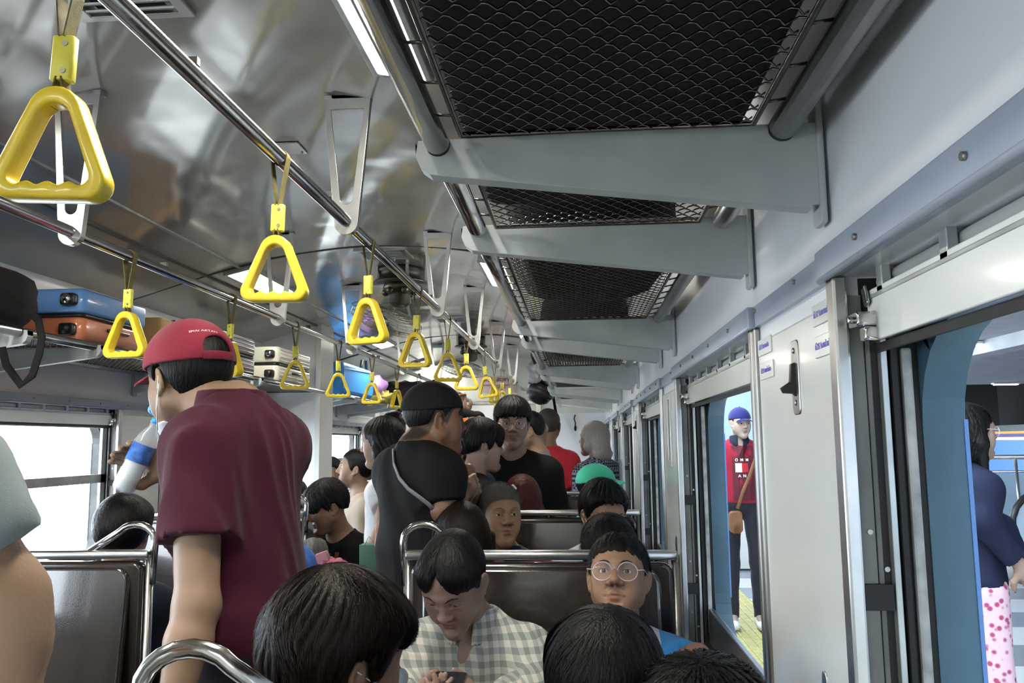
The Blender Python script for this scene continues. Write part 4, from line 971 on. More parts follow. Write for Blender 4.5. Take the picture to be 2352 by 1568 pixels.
def hand(o, w, d, nrm, side, curl=.4, s=1.0, spread=1.0, thumb=.6):
    # w wrist, d direction of the fingers, nrm out of the palm, side +1 thumb to d x nrm
    d = _n(d); nrm = _n(nrm-d*np.dot(nrm, d)); t = np.cross(d, nrm)*side; M = np.stack([t, d, nrm], 1)
    o.cone(w, w+d*.03*s, .024*s, .026*s, k=.02); o.box(w+d*.052*s, (.076*s, .078*s, .026*s), .012*s, M, k=.016)
    tips = []
    for i, (x, l, r) in enumerate(((.030, .072, .0082), (.010, .080, .0086), (-.010, .074, .0082), (-.029, .058, .0072))):
        p = w+(t*x*spread+d*.086)*s; P = [p]; a = curl*(.55+.08*i); dd = d
        for sg_, f in ((.45, .8), (.32, 1.2), (.23, 1.0)):
            a_ = a*f; c_, s_ = math.cos(a_), math.sin(a_); n_now = np.cross(t, dd); n_now = n_now if np.dot(n_now, nrm) > -2 else -n_now
            up = nrm-dd*np.dot(nrm, dd); up = _n(up) if np.linalg.norm(up) > .2 else _n(-d+dd*np.dot(d, dd)); dd = _n(dd*c_+up*s_); P.append(P[-1]+dd*l*sg_*s)
        o.path(P, [r*s*1.08, r*s, r*.95*s, r*.82*s], k=.006); tips.append(P)
    b = w+(t*.026+d*.018+nrm*.006)*s; q = b+(_n(t*1.0+d*.55+nrm*thumb)*.040)*s; q2 = q+(_n(t*.35+d*.9+nrm*thumb)*.030)*s; q3 = q2+_n(d+nrm*thumb*.8)*.024*s
    o.path([b, q, q2, q3], [.017*s, .0125*s, .0105*s, .0088*s], k=.012); return tips
def folds(seed, amp, f=1.0):
    rs = np.random.RandomState(seed); K = rs.randn(7, 3)*A_(30, 30, 15)*f; p = rs.uniform(0, 6, 7)
    def fn(P):
        v = 0
        for i in range(7): v = v+np.sin(P @ K[i]+p[i]+1.5*np.sin(P @ K[(i+2) % 7]*.5))
        return amp*(np.abs(v/3)-.6)
    return fn
def person(label, head, yaw, hyaw=None, pitch=0, roll=0, scale=1.0, skin=(.42, .25, .16), sit=False, build=1.0, sw=.158, hair=None, hmat=None, shirt=None, smat=None, trousers=c_trouser, arms=None, neck=(0, 0, 0), lean=0, res=.004, hkw={}, sleeve=.62, lip=(.34, .14, .10), eyes=True, group=None, strand=0, skw={}, buzz=None, mask=False, glasses=None, cap=None, collar=None, legs=None, belly=1.0, foldamp=.004, hem=-.56, body_dy=0, neckr=.058, cloth_t=.011, body_res=.014, shoes=None, brow=True, grey_brow=False):
    """yaw: 0 faces away from the camera, 180 faces it, +90 faces left."""
    C = np.array(head); hyaw = yaw if hyaw is None else hyaw
    RH = Rz(hyaw) @ Rx(pitch) @ Ry(roll); RB = Rz(yaw); sc = scale*1.0
    NB = C+RH @ A_(0, -.022, -.075)*sc+RB @ (A_(0, -.016, -.083)+A_(*neck))*sc       # base of the neck
    RL = RB @ Rx(-lean); W = lambda *p: NB+RL @ (A_(*p)*A_(build, build, 1)*sc)
    W1 = lambda *p: NB+RL @ (A_(*p)*sc)
    floor_z = max(0.0, NB[2]-1.45*sc) if not sit else 0
    root = thing('person', label, 'person', (NB[0], NB[1], 0 if not sit else .45), group)
    HO = head_ops(**hkw); B = Ops(); B.local(HO, RH, C, sc)
    B.cone(C+RH @ A_(0, -.022, -.045)*sc, W1(0, -.008, 0), .054*sc*(1+.1*(build-1)), neckr*sc, k=.03)
    T = Ops()
    def torso(o, g, k=.05):
        for s in (-1, 1):
            o.cone(W1(0, -.016, .008), W1(s*sw*.74, -.020, -.066), .046*sc+g*.6, .042*sc*build+g, k=k*.7)
            o.ell(W1(s*sw, -.014, -.090), A_(.050, .054, .058)*sc*build+g, k=k)
        o.ell(W1(0, -.022, -.085), A_(sw*1.05, .070, .075)*sc+g*.7, RL, k=k*1.3)
        o.ell(W(0, 0, -.17), A_(.158, .102, .165)*sc*A_(build, build, 1)+g, RL, k=k)
        o.ell(W(0, .012*belly, -.345), A_(.140*belly, .100*belly, .155)*sc*A_(build, build, 1)+g, RL, k=k)
        o.ell(W(0, -.008, -.49), A_(.158, .110, .105)*sc*A_(build, build, 1)+g, RL, k=k)
    torso(B, 0)
    # legs
    rl = 1.0
    lo_leg = Ops(); ank = []
    for i, s in enumerate((-1, 1)):
        hp = W(s*.085, 0, -.53)
        if legs: kn, an_ = [NB+RB @ A_(*q) for q in legs[i]]
        elif sit: kn = hp+RB @ A_(s*.03, .42, -.02); an_ = kn+RB @ A_(0, .03, 0); an_[2] = .09
        else: kn = hp+RB @ A_(s*.015, .02, 0); kn[2] = hp[2]*.53; an_ = kn+RB @ A_(s*.005, -.03, 0); an_[2] = .09
        ank.append((kn, an_)); lo_leg.path([hp, kn, an_], [.085*sc*build, .060*sc, .048*sc], k=.03)
        B.path([kn, an_], [.045*sc, .034*sc], k=.02); B.cone(hp, kn, .07*sc, .045*sc, k=.03)
        B.cone(an_, an_+RB @ A_(0, .13, -.05), .034*sc, .024*sc, k=.02)
    # arms
    AR = []
    fine = [(C-A_(.115, .125, .125)*sc, C+A_(.115, .125, .125)*sc, res)]
    arms = arms or {}
    for key, s in (('L', -1), ('R', 1)):
        S = W1(s*sw, -.014, -.092); a = arms.get(key)
        if a is None:
            if sit: E = W1(s*(sw+.05), .02, -.35); Wr = W1(s*.09, .26, -.42)
            else: E = W1(s*(sw+.055), -.03, -.35); Wr = W1(s*(sw+.05), .05, -.59)
            hd = dict(d=_n(Wr-E), n=RB @ A_(-s, 0, -.2), curl=.5)
        else: E, Wr = np.array(a['e']), np.array(a['w']); hd = a.get('h', dict(d=_n(Wr-E), n=RB @ A_(-s, 0, -.2), curl=.5))
        ar = (a or {}).get('r', 1.0)*(1+.5*(build-1))
        B.cone(S, E, .048*sc*ar, .039*sc*ar, k=.03); B.cone(E, E+(Wr-E)*.35, .038*sc*ar, .040*sc*ar, k=.02); B.cone(E+(Wr-E)*.35, Wr, .040*sc*ar, .026*sc*ar, k=.02)
        B.ell(E, A_(.037, .037, .037)*sc*ar, k=.02)
        AR.append((S, E, Wr, s, ar))
        if not (a or {}).get('nohand'):
            hand(B, Wr, np.array(hd['d']), np.array(hd['n']), hd.get('side', s*-1), hd.get('curl', .4), sc*hd.get('s', 1.0), hd.get('spread', 1), hd.get('thumb', .6))
            if hd.get('fine'): ce = Wr+_n(hd['d'])*.08; fine.append((ce-.11, ce+.11, hd['fine']))
    allp = np.array([C]+[p for a in AR for p in a[1:3]]+[p for a in ank for p in a]+[W(0, 0, -.5)]+[a[1][:] for a in ank])
    lo = allp.min(0)-.24; hi = allp.max(0)+.24; lo[2] = max(lo[2], -.02) if C[2] > 1 else lo[2]
    V, Q = B.mesh(lo, hi, body_res, fine)
    skin = np.array(skin)*.64; lipc = np.array(lip)*.66
    def col(Vw):
        P = ((Vw-C)/sc) @ RH; c = np.tile(skin, (len(P), 1))
        def blend(m, cc): return c*(1-m[:, None])+np.array(cc)*m[:, None]
        r = np.exp(-(((np.abs(P[:, 0])-.040)/.022)**2+((P[:, 2]+.018)/.022)**2))*(P[:, 1] > .03)*.22+np.exp(-((P[:, 0]/.018)**2+((P[:, 2]+.020)/.016)**2))*(P[:, 1] > .08)*.3
        c = blend(r, skin*A_(1.12, .80, .72))
        l = np.clip(1.6-(np.abs(P[:, 0])/.0215)**2*1.2-np.abs((P[:, 2]+.0585)/.0095)**2, 0, 1)*(P[:, 1] > .078); c = blend(l*.85, lipc)
        ey = np.clip(1.3-(((np.abs(P[:, 0])-.0315)/.017)**2+((P[:, 2]-.0075)/.0075)**2), 0, 1)*(P[:, 1] > .06); c = blend(ey*.34, skin*.5)
        no = np.clip(1.2-(((np.abs(P[:, 0])-.0068)/.0045)**2+((P[:, 2]+.0325)/.004)**2), 0, 1)*(P[:, 1] > .085); c = blend(no*.8, skin*.12)  # nostril darkness put into the skin colour
        if buzz is not None:
            y = P[:, 1]; line = np.interp(y, [-.12, -.075, -.035, -.012, .006, .024, .040, .060, .085], [-.075, -.07, -.045, .02, .0, -.012, .030, .055, .068])
            m = np.clip((P[:, 2]-line)/.008+.5, 0, 1)*(np.linalg.norm(P, axis=1) < .17)*(np.abs(P[:, 0]) < .085); c = blend(m*.92, buzz)
        return c
    body = qobj('body', V, Q, skin_m, root, col)
    # eyes and brows
    if eyes:
        for s in (-1, 1):
            m = MB(); cc = A_(s*.0315, .0712, .0080); gz = A_(0, 1, 0) if eyes is True else _n(eyes)
            m.ball(C+RH @ cc*sc, .0128*sc, 14); m.m = 1
            Rg = Matrix([list(r) for r in (RH @ np.stack([np.cross(gz, A_(0, 0, 1)), np.cross(np.cross(gz, A_(0, 0, 1)), gz), gz], 1))])
            m.lathe([(0, .01345*sc), (.0030*sc, .0133*sc), (.0058*sc, .0121*sc), (.0060*sc, .0115*sc)], C+RH @ cc*sc, 14, Rg)
            m.v = [tuple(np.array(v)-np.array(root.location)) for v in m.v]
            m.build('eye', [eye_w, eye_d], root)
        if brow:
            for s in (-1, 1):
                bp = np.array([(s*.015, .1, .0275), (s*.024, .1, .0325), (s*.034, .1, .0345), (s*.044, .09, .0325), (s*.050, .08, .028)]); D = np.tile(A_(s*.25, .97, 0), (5, 1)); bp = project(HO, bp-D*.03, D, 30, .04)
                m = MB(); m.tube([(C+RH @ (p-D[0]*.0012)*sc)-np.array(root.location) for p in bp], [.0018*sc, .0026*sc, .0026*sc, .0020*sc, .0008*sc], 8); m.build('eyebrow', hgrey if grey_brow else brow_m, root)
    if hair:
        HA = hair_ops(**hair); G = Ops(); G.local(HA, RH, C, sc); L = hair.get('long', 0)
        lo2 = C-A_(.15, .15, .16+L)*sc; hi2 = C+A_(.15, .15, .18)*sc
        if L: G.ell(W1(0, 0, -.12), A_(.14, .088, .14)*sc, RL, k=.01, mode='s')
        V, Q = G.mesh(lo2, hi2, res*1.15)
        V, Q = big_part(V, Q)
        if strand:
            V2, Q2 = strands(HA, strand, 5, None, None, RH, C, sc, **skw); Q = np.concatenate([Q, Q2+len(V)]); V = np.concatenate([V, V2])
        qobj('hair', V, Q, hmat or hblack, root, islands=False)
    # clothes
    TS = Ops(); torso(TS, cloth_t, .05)
    for (S, E, Wr, s, ar) in AR:
        d = E-S
        if sleeve <= 1: TS.sleeve(S, S+d*sleeve, .053*sc*ar+cloth_t, .048*sc*ar+cloth_t*1.5, k=.04)
        else: TS.cone(S, E, .053*sc*ar+cloth_t, .046*sc*ar+cloth_t, k=.04); TS.sleeve(E-(Wr-E)*.05, E+(Wr-E)*(sleeve-1), .046*sc*ar+cloth_t, .034*sc*ar+cloth_t, k=.03)
    TS.fn(folds(int(C[0]*1000) % 997, foldamp), 'a')
    TS.fn(lambda P: (P-W1(0, 0, hem)) @ (-RL[:, 2]) if False else -((P-W1(0, 0, hem)) @ RL[:, 2]), 'i', .012)
    TS.fn(lambda P: (P-W1(0, 0, .040)) @ RL[:, 2], 'i', .006)
    TS.cone(W1(0, .012, -.012), W1(0, -.0, .10), neckr*sc*1.10, neckr*sc*1.5, k=.006, mode='s')
    nf = [(W1(0, 0, 0)-.10, W1(0, 0, .03)+.10, max(.0045, res*1.3))] if res < .005 else []
    V, Q = TS.mesh(lo, hi, max(.010, res*2.4), nf)
    sh = qobj(shirt or 'shirt', V, Q, smat or c_black, root)
    if False: pass
    if trousers is not None:
        lo_leg.ell(W(0, -.008, -.49), A_(.160, .113, .10)*sc*A_(build, build, 1), RL, k=.04); lo_leg.fn(folds(int(C[1]*1000) % 997, foldamp*.8), 'a')
        lo_leg.fn(lambda P: (P-W1(0, 0, -.42)) @ RL[:, 2], 'i', .01)
        V, Q = lo_leg.mesh(lo, hi, .016); qobj('trousers', V, Q, trousers, root)
        sf = shoes or black_m
        for (kn, an_) in ank:
            so = Ops(); t_ = an_+RB @ A_(0, .14, 0); t_[2] = an_[2]-.055; h_ = an_+RB @ A_(0, -.03, 0); h_[2] = an_[2]-.050
            so.cone(h_, t_, .040*sc, .036*sc, k=.02); so.cone(an_, h_+RB @ A_(0, .04, .02), .042*sc, .04*sc, k=.02); so.plane((0, 0, an_[2]-.088), (0, 0, -1), k=.004)
            V, Q = so.mesh(np.minimum(h_, t_)-.09, np.maximum(an_, t_)+.09, .008); qobj('shoe', V, Q, sf, root)
    if collar:
        cm, hgt = collar; ba = W1(0, .006, -.02); ax_ = _n(W1(0, -.012, .1)-ba); O = Ops()
        O.cone(ba+ax_*.01, ba+ax_*(hgt+.05)*sc, neckr*sc*1.50, neckr*sc*1.22, k=.01); O.cone(ba-ax_*.02, ba+ax_*.13, neckr*sc*1.34, neckr*sc*1.02, k=.003, mode='s')
        O.fn(lambda P: (P-(ba+ax_*(hgt+.022)*sc)) @ ax_, 'i', .004); O.ell(W1(0, .075, .01), A_(.022, .05, .06)*sc, RL, k=.006, mode='s')
        V, Q = O.mesh(ba-.13, ba+.16, .0038); qobj('collar', V, Q, cm, root)
    if mask:
        O = Ops(); HM = head_ops(**dict(hkw, ears=0)); z1, z0 = (-.004, -.108) if mask is True else mask
        O.local(HM, RH, C, sc); O.L = [l for l in O.L if l[0] == 'u']; O.fn(lambda P: np.full(len(P), -.0055*sc), 'a')
        I_ = Ops(); I_.box((0, .09, (z0+z1)/2), (.116, .12, z1-z0), .012); 
        (mode, k_, f_, l_, h_) = I_.L[0]; O.fn(lambda P: f_(((P-C)/sc) @ RH)*sc, 'i', .004)
        V, Q = O.mesh(C-.15, C+.15, max(res, .0032)); qobj('face_mask', V, Q, mask_m, root)
        for s in (-1, 1):
            m = MB()
            for zz in (z1-.01, z0+.03):
                pts = [A_(s*.055, .052, zz), A_(s*.074, .02, zz*.6), A_(s*.084, -.014, .010 if zz == z1-.01 else -.01)]; m.tube([(C+RH @ (p*A_(1.02, 1, 1))*sc)-np.array(root.location) for p in pts], .0013*sc, 5)
            m.build('ear_loop', white_m, root)
    if glasses:
        rim, rr, gm = glasses; m = MB(); lm = MB(); o_ = np.array(root.location)
        for s in (-1, 1):
            cc = A_(s*.0335, .0985, .004); ring_ = [C+RH @ (cc+A_(rr*math.cos(a), -.10*rr*abs(math.cos(a))*(1 if s*math.cos(a) > 0 else 0)*2, rr*.92*math.sin(a)))*sc-o_ for a in np.linspace(0, 2*math.pi, 25)[:-1]]
            m.tube(ring_, rim*sc, 6, closed=True)
            m.tube([C+RH @ A_(s*(.0335+rr), .097, .008)*sc-o_, C+RH @ A_(s*.076, .085, .012)*sc-o_, C+RH @ A_(s*.083, -.010, .014)*sc-o_], rim*.9*sc, 6)
            lm.v += ring_; b_ = len(lm.v)-24; lm.f.append(tuple(range(b_, b_+24))); lm.sm.append(False); lm.mi.append(0)
        m.tube([C+RH @ A_(-.0335+rr, .0985, .006)*sc-o_, C+RH @ A_(0, .105, .012)*sc-o_, C+RH @ A_(.0335-rr, .0985, .006)*sc-o_], rim*.9*sc, 6)
        g_ = m.build('glasses', gm, root); l_ = lm.build('lens', lens_m, g_, fix=False)
        l_.modifiers.new('solid', 'SOLIDIFY').thickness = .0012
    if cap:
        cm, opts = cap; O = Ops(); t = opts.get('t', .022); zb = opts.get('z', .045)
        O.ell((0, -.014, .040), (.074+t, .094+t, .082+t+opts.get('h', .0)), k=.01)
        O.fn(lambda P: (zb-.004+.12*np.clip(P[:, 1], -.1, .1)-P[:, 2]), 'i', .004)
        th_ = .007 if res < .004 else .012
        O.ell((0, -.014, .036), (.074+t-th_, .094+t-th_, .082+t-th_+opts.get('h', .0)), k=.003, mode='s')
        for a in (0, 60, 120) if res < .004 else ():     # panel seams
            n_ = A_(math.cos(math.radians(a+30)), math.sin(math.radians(a+30)), 0); O.fn(lambda P, n_=n_: np.where(np.abs((P-A_(0, -.014, 0)) @ n_) < .0015, .0012, 0.0), 'a')
        if opts.get('gap'): O.ell((0, -.125, .052), (.036, .05, .030), k=.006, mode='s')
        bd = opts.get('brim', 1)
        if bd:
            Br = Ops(); bx = opts.get('bl', .075)
            def brim(P): 
                q = P-A_(0, .085, zb+.006); q = q.copy(); q[:, 2] += 5.0*q[:, 0]**2+.20*np.clip(q[:, 1], 0, 1); k0 = np.sqrt((q[:, 0]/.078)**2+(q[:, 1]/bx)**2); d = (k0-1)*.06; return np.maximum(np.maximum(d, np.abs(q[:, 2])-.0028), -.02-q[:, 1])
            O._a('u', .004, brim, A_(-.10, .04, -.02), A_(.10, .20, .10))
        G = Ops(); G.local(O, RH, C, sc); V, Q = G.mesh(C-.21, C+.21, res*.9); cp = qobj('cap', V, Q, cm, root)
        if opts.get('gap'):
            m = MB(); P_ = [C+RH @ A_(.112*math.sin(a)*.92, -.014-.121*math.cos(a), .030)*sc-np.array(root.location) for a in np.linspace(-.42, .42, 9)]
            m.tube(P_, .010*sc, 8, flat=.2); m.build('cap_strap', cm, cp)
        m = MB(); m.ball(C+RH @ A_(0, -.014, .122+t+opts.get('h', 0))*sc-np.array(root.location), .006, 8); m.build('cap_button', cm, cp)
    root['_'] = 0; del root['_']
    return dict(root=root, C=C, RH=RH, RB=RB, RL=RL, W=W1, NB=NB, AR=AR, sc=sc, body=body, shirt=sh)
# ================================================================ the passengers
SK = (.43, .265, .175); SKD = (.34, .195, .12); SKL = (.52, .35, .26)
UP = A_(0, 0, 1)
def decal(name, parts, target, mt, parent, loc, rot, off=.002):
    # flat print that hugs the cloth below it
    m = MB(); 
    for q in parts: m.add([(x, 0, z) for x, z in q], [tuple(range(len(q)))])
    o = m.build(name, mt, parent, fix=False); return fit(o, target, loc, rot, off)
def fit(o, target, loc, rot, off=.002):
    p = o.parent; o.location = Vector(loc)-Vector(p.location); o.rotation_euler = rot
    sm = o.modifiers.new('sub', 'SUBSURF'); sm.subdivision_type = 'SIMPLE'; sm.levels = sm.render_levels = 2
    sw_ = o.modifiers.new('wrap', 'SHRINKWRAP'); sw_.target = target; sw_.wrap_method = 'PROJECT'; sw_.use_project_y = True; sw_.use_negative_direction = True; sw_.use_positive_direction = True; sw_.offset = off; sw_.project_limit = .2
    return o
def rect(x0, x1, z0, z1, sl=0): return [(x0, z0), (x1, z0), (x1+sl, z1), (x0+sl, z1)]
def plaid():
    m = mat('checked_shirt', (.5, .5, .45), .85, bump=(500, .0004)); N, L, B = nodes(m); tc = N.new('ShaderNodeTexCoord'); s = N.new('ShaderNodeSeparateXYZ'); L.new(tc.outputs['Object'], s.inputs[0])
    def band(sock, f, add=None):
        a = N.new('ShaderNodeMath'); a.operation = 'MULTIPLY'; L.new(sock, a.inputs[0]); a.inputs[1].default_value = f
        b = N.new('ShaderNodeMath'); b.operation = 'FRACT'; L.new(a.outputs[0], b.inputs[0])
        c = N.new('ShaderNodeMath'); c.operation = 'GREATER_THAN'; L.new(b.outputs[0], c.inputs[0]); c.inputs[1].default_value = .5; return c.outputs[0]
    y5 = N.new('ShaderNodeMath'); y5.operation = 'MULTIPLY_ADD'; L.new(s.outputs['Y'], y5.inputs[0]); y5.inputs[1].default_value = .55; L.new(s.outputs['X'], y5.inputs[2])
    a, b = band(y5.outputs[0], 33), band(s.outputs['Z'], 33); ad = N.new('ShaderNodeMath'); ad.operation = 'ADD'; L.new(a, ad.inputs[0]); L.new(b, ad.inputs[1])
    h = N.new('ShaderNodeMath'); h.operation = 'MULTIPLY'; h.inputs[1].default_value = .5; L.new(ad.outputs[0], h.inputs[0])
    r = N.new('ShaderNodeValToRGB'); r.color_ramp.interpolation = 'CONSTANT'; e = r.color_ramp.elements; e[0].position = 0; e[0].color = (.62, .60, .53, 1); e[1].position = .4; e[1].color = (.40, .41, .37, 1); n_ = e.new(.8); n_.color = (.24, .26, .25, 1)
    L.new(h.outputs[0], r.inputs[0]); L.new(r.outputs[0], B.inputs['Base Color']); return m
def two_tone(name, c1, c2, axis, lo, hi):
    m = mat(name, c1, .85, bump=(500, .0004), sheen=.15); N, L, B = nodes(m); tc = N.new('ShaderNodeTexCoord'); s = N.new('ShaderNodeSeparateXYZ'); L.new(tc.outputs['Object'], s.inputs[0])
    g = N.new('ShaderNodeMath'); g.operation = 'GREATER_THAN'; g.inputs[1].default_value = lo; L.new(s.outputs[axis], g.inputs[0]); l = N.new('ShaderNodeMath'); l.operation = 'LESS_THAN'; l.inputs[1].default_value = hi; L.new(s.outputs[axis], l.inputs[0])
    mu = N.new('ShaderNodeMath'); mu.operation = 'MULTIPLY'; L.new(g.outputs[0], mu.inputs[0]); L.new(l.outputs[0], mu.inputs[1])
    x = N.new('ShaderNodeMix'); x.data_type = 'RGBA'; x.inputs['A'].default_value = (*c1, 1); x.inputs['B'].default_value = (*c2, 1); L.new(mu.outputs[0], x.inputs['Factor']); L.new(x.outputs['Result'], B.inputs['Base Color']); return m
def fine_check(name, c1, c2, sc_):
    m = mat(name, c1, .85); N, L, B = nodes(m); tc = N.new('ShaderNodeTexCoord'); c = N.new('ShaderNodeTexChecker'); c.inputs['Scale'].default_value = sc_; c.inputs['Color1'].default_value = (*c1, 1); c.inputs['Color2'].default_value = (*c2, 1); L.new(tc.outputs['Object'], c.inputs[0]); L.new(c.outputs[0], B.inputs['Base Color']); return m
short = lambda **k: dict(dict(style='short', t=.013, zf=.060, zn=-.060, amp=.003), **k)
# --- left foreground: bare arm and grey-green sleeve
person('person in grey-green shirt at the left frame edge, only a bare arm showing', (-.79, .80, 1.705), 8, skin=(.46, .29, .18), res=.007, body_res=.011, hair=short(), smat=cloth('grey_green_cotton', (.235, .285, .285)), eyes=False, neck=(0, 0, .0),
       arms={'R': dict(e=at(2, 1378, .80), w=at(18, 1650, .79), r=1.0)}, sleeve=.62)
# --- standing man in maroon, drinking
maroon = mat('maroon_pique', (.046, .0045, .015), .8, bump=(700, .0007), sheen=.08, spec=.2); capm = cloth('faded_maroon_cap', (.20, .014, .034), .8, (500, .0006), .06)
C2 = at(432, 878, 2.03)
P2 = person('standing man in maroon polo shirt and maroon cap, drinking from a water bottle', C2, 70, hyaw=60, pitch=-12, roll=0, scale=1.06, skin=(.40, .26, .175), build=.90, sw=.128, res=.0034, body_res=.010, hair=short(t=.017, zn=-.082, amp=.001), smat=maroon, strand=0, neck=(.0, -.095, .080), lean=9,
       arms={'L': dict(e=at(452, 1392, 1.74), w=at(395, 1640, 1.66), r=1.15), 'R': dict(e=at(480, 1215, 2.26), w=at(386, 1078, 2.262), h=dict(d=_n(A_(-.85, .0, .38)), n=A_(-.1, -1, 0), side=-1, curl=.95, fine=.0042, s=1.02, thumb=.9))},
       cap=(capm, dict(t=.025, gap=True, z=.040, bl=.060, h=.004)), collar=(maroon, .045), mask=(-.085, -.135), foldamp=.009, cloth_t=.018, belly=1.12, hem=-.60, sleeve=.60)
t_ = text('cap_lettering', 'THAI ARTAN', .0135, mat('white_thread', (.75, .6, .62), .7), P2['root'], (0, 0, 0), (0, 0, 0), ext=0)
def rot_from(x, z):   # text frame: local X -> x, local Y -> up
    x = _n(x); z = _n(np.array(z)-x*np.dot(z, x)); y = np.cross(z, x); return Matrix([list(r) for r in np.stack([x, z, np.cross(x, z)], 1)]).to_euler()
cap_o = [c for c in P2['root'].children if c.name.startswith('cap') and 'letter' not in c.name][0]
tp = P2['C']+P2['RH'] @ (A_(-.030, -.118, .096)*P2['sc']); t_.location = Vector(tp)-P2['root'].location
nrm_ = P2['RH'] @ _n((-.28, -.90, .34)); t_.rotation_euler = rot_from(np.cross(UP, nrm_), UP)
sw_ = t_.modifiers.new('wrap', 'SHRINKWRAP'); sw_.target = cap_o; sw_.wrap_method = 'NEAREST_SURFACEPOINT'; sw_.wrap_mode = 'OUTSIDE_SURFACE' if False else 'ABOVE_SURFACE'; sw_.offset = .0012
# bottle
b0, b1 = np.array(at(280, 1128, 2.20)), np.array(at(362, 962, 2.23)); ax_ = _n(b1-b0); Lb = np.linalg.norm(b1-b0); Rb = Vector(ax_).to_track_quat('Z', 'Y').to_matrix()
bt = thing('water_bottle', 'clear plastic water bottle with blue label tilted in the drinking man\'s hand', 'bottle', tuple(b0))
pet = mat('bottle_plastic', (.85, .92, 1), .05, alpha=.30, spec=1); blabel = mat('bottle_label', (.06, .20, .72), .3, var=.5, vs=60, alpha=.85); water = mat('window_lit_water', (.86, .94, 1), .2, alpha=.78, spec=.8)  # water whitened in its colour for the window light shining through
MB().lathe([(.0, .004), (.022, 0), (.030, .008), (.031, Lb*.28), (.029, Lb*.33), (.031, Lb*.38), (.031, Lb*.66), (.024, Lb*.78), (.013, Lb*.88), (.012, Lb*.96), (.0, Lb*.96)], (0, 0, 0), 28, Rb).build('bottle_body', pet, bt)
MB().lathe([(.0, .006), (.021, .004), (.0285, .010), (.0295, Lb*.27), (.0275, Lb*.33), (.029, Lb*.42), (0, Lb*.42)], (0, 0, 0), 24, Rb).build('water', water, bt)
MB().lathe([(.0316, Lb*.40), (.0316, Lb*.64)], (0, 0, 0), 28, Rb).build('label', blabel, bt, fix=False)
cpm = mat('blue_cap', (.05, .36, .85), .3); MB().lathe([(.0, Lb*.935), (.0145, Lb*.935), (.0145, Lb*1.0), (.0, Lb*1.0)], (0, 0, 0), 20, Rb).build('collar_ring', cpm, bt)
m = MB(); m.ball(Vector(ax_)*Lb*1.07+Vector((-.018, 0, .012)), (.017, .017, .010), 14, Rb @ Euler((0, .9, 0)).to_matrix()); m.build('flip_lid', cpm, bt)
# --- boy in the foreground with a mask
person('boy with thick dark brown hair and white face mask, foreground, looking right', at(782, 1530, 1.37), -55, hyaw=-50, pitch=-8, scale=1.03, skin=(.44, .26, .18), sit=True, res=.0032, hair=short(t=.024, zf=.045, zn=-.030, amp=.0045, seed=11, vol=.012, side=-.008), hmat=hbrown, smat=c_black, strand=4500, skw=dict(ln=.16, w=.00055, lift=.006, zmin=-.055), mask=True)
# --- woman in checked shirt reading her phone
A4 = dict(L=dict(e=at(1215, 1590, 2.10), w=at(1112, 1618, 1.93), h=dict(d=_n(A_(-.80, -.45, .25)), n=A_(-.1, -.2, .9), side=1, curl=.9, fine=.0042, s=.92)), R=dict(e=at(935, 1600, 2.10), w=at(925, 1612, 1.92), h=dict(d=_n(A_(.75, -.5, .2)), n=A_(.1, -.2, .9), side=-1, curl=.9, fine=.0042, s=.92)))
plaid_m = plaid()
P4 = person('woman in a pale checked shirt, black hair parted in the middle, bent over her phone', at(1043, 1338, 2.05), 176, hyaw=166, pitch=-37, scale=.93, skin=(.42, .275, .215), sit=True, res=.0028, body_res=.011, hair=dict(style='parted', t=.009, amp=.0012, seed=4, part=.010, vol=.006), hkw=dict(fem=1, opens=.35, age=1, nose=1.05), smat=plaid_m, arms=A4, strand=900, skw=dict(ln=.14, w=.0004, lift=.0015, zmin=-.08), neck=(0, -.075, -.005), sw=.158, sleeve=1.8, collar=(plaid_m, .045), foldamp=.009, lean=6)
ph_ = thing('mobile_phone', 'dark mobile phone with bronze edge held in the checked-shirt woman\'s hands', 'phone', at(1018, 1590, 1.84)); ph_.rotation_euler = (math.radians(16), 0, math.radians(-6))
MB().rbox((0, 0, 0), (.078, .155, .008), .009, axis=2).build('case', mat('bronze_case', (.20, .12, .10), .3, metal=.6), ph_); MB().rbox((0, 0, .0042), (.073, .149, .0008), .008, axis=2).build('screen', mat('phone_screen', (.02, .02, .025), .1), ph_)
# --- person in round clear glasses
P5 = person('person in round clear glasses and light blue shirt looking up, against the brown seat', at(1420, 1332, 2.22), 178, pitch=20, hyaw=172, scale=.94, sit=True, skin=(.40, .23, .14), sw=.145, build=.95, res=.0028, hkw=dict(nose=1.18, fem=.3, age=1), hair=short(t=.013, zf=.058, zn=-.05, amp=.0035, seed=2, side=.006), glasses=(.0017, .0265, frame_clear), smat=two_tone('blue_white_shirt', (.05, .30, .68), (.62, .64, .66), 'X', .06, .105), strand=1400, skw=dict(ln=.09, w=.0005, lift=.004, zmin=-.03), neck=(0, -.06, 0),
       arms={'L': dict(e=at(1600, 1515, 2.18), w=at(1640, 1590, 1.95))})
# --- black heads low in the foreground
person('person with plain black hair seen from behind, low centre right foreground', at(1388, 1602, 1.34), 0, hyaw=6, scale=1.0, sit=True, skin=SK, res=.0036, hair=dict(style='short', t=.017, zf=.05, zn=-.085, amp=.002, seed=5, vol=.004, side=-.02), strand=2600, skw=dict(ln=.17, w=.0005, lift=.003, zmin=-.10), smat=c_black, eyes=False)
person('top of a black-haired head at the bottom right edge of the picture', at(1622, 1768, 1.13), 0, hyaw=-8, scale=.97, sit=True, skin=SK, sw=.115, build=.85, res=.0045, hair=short(t=.020, vol=.010, amp=.004, seed=6), strand=2200, skw=dict(ln=.12, w=.0006, lift=.007), smat=c_navy, eyes=False, neck=(0, .0, 0))
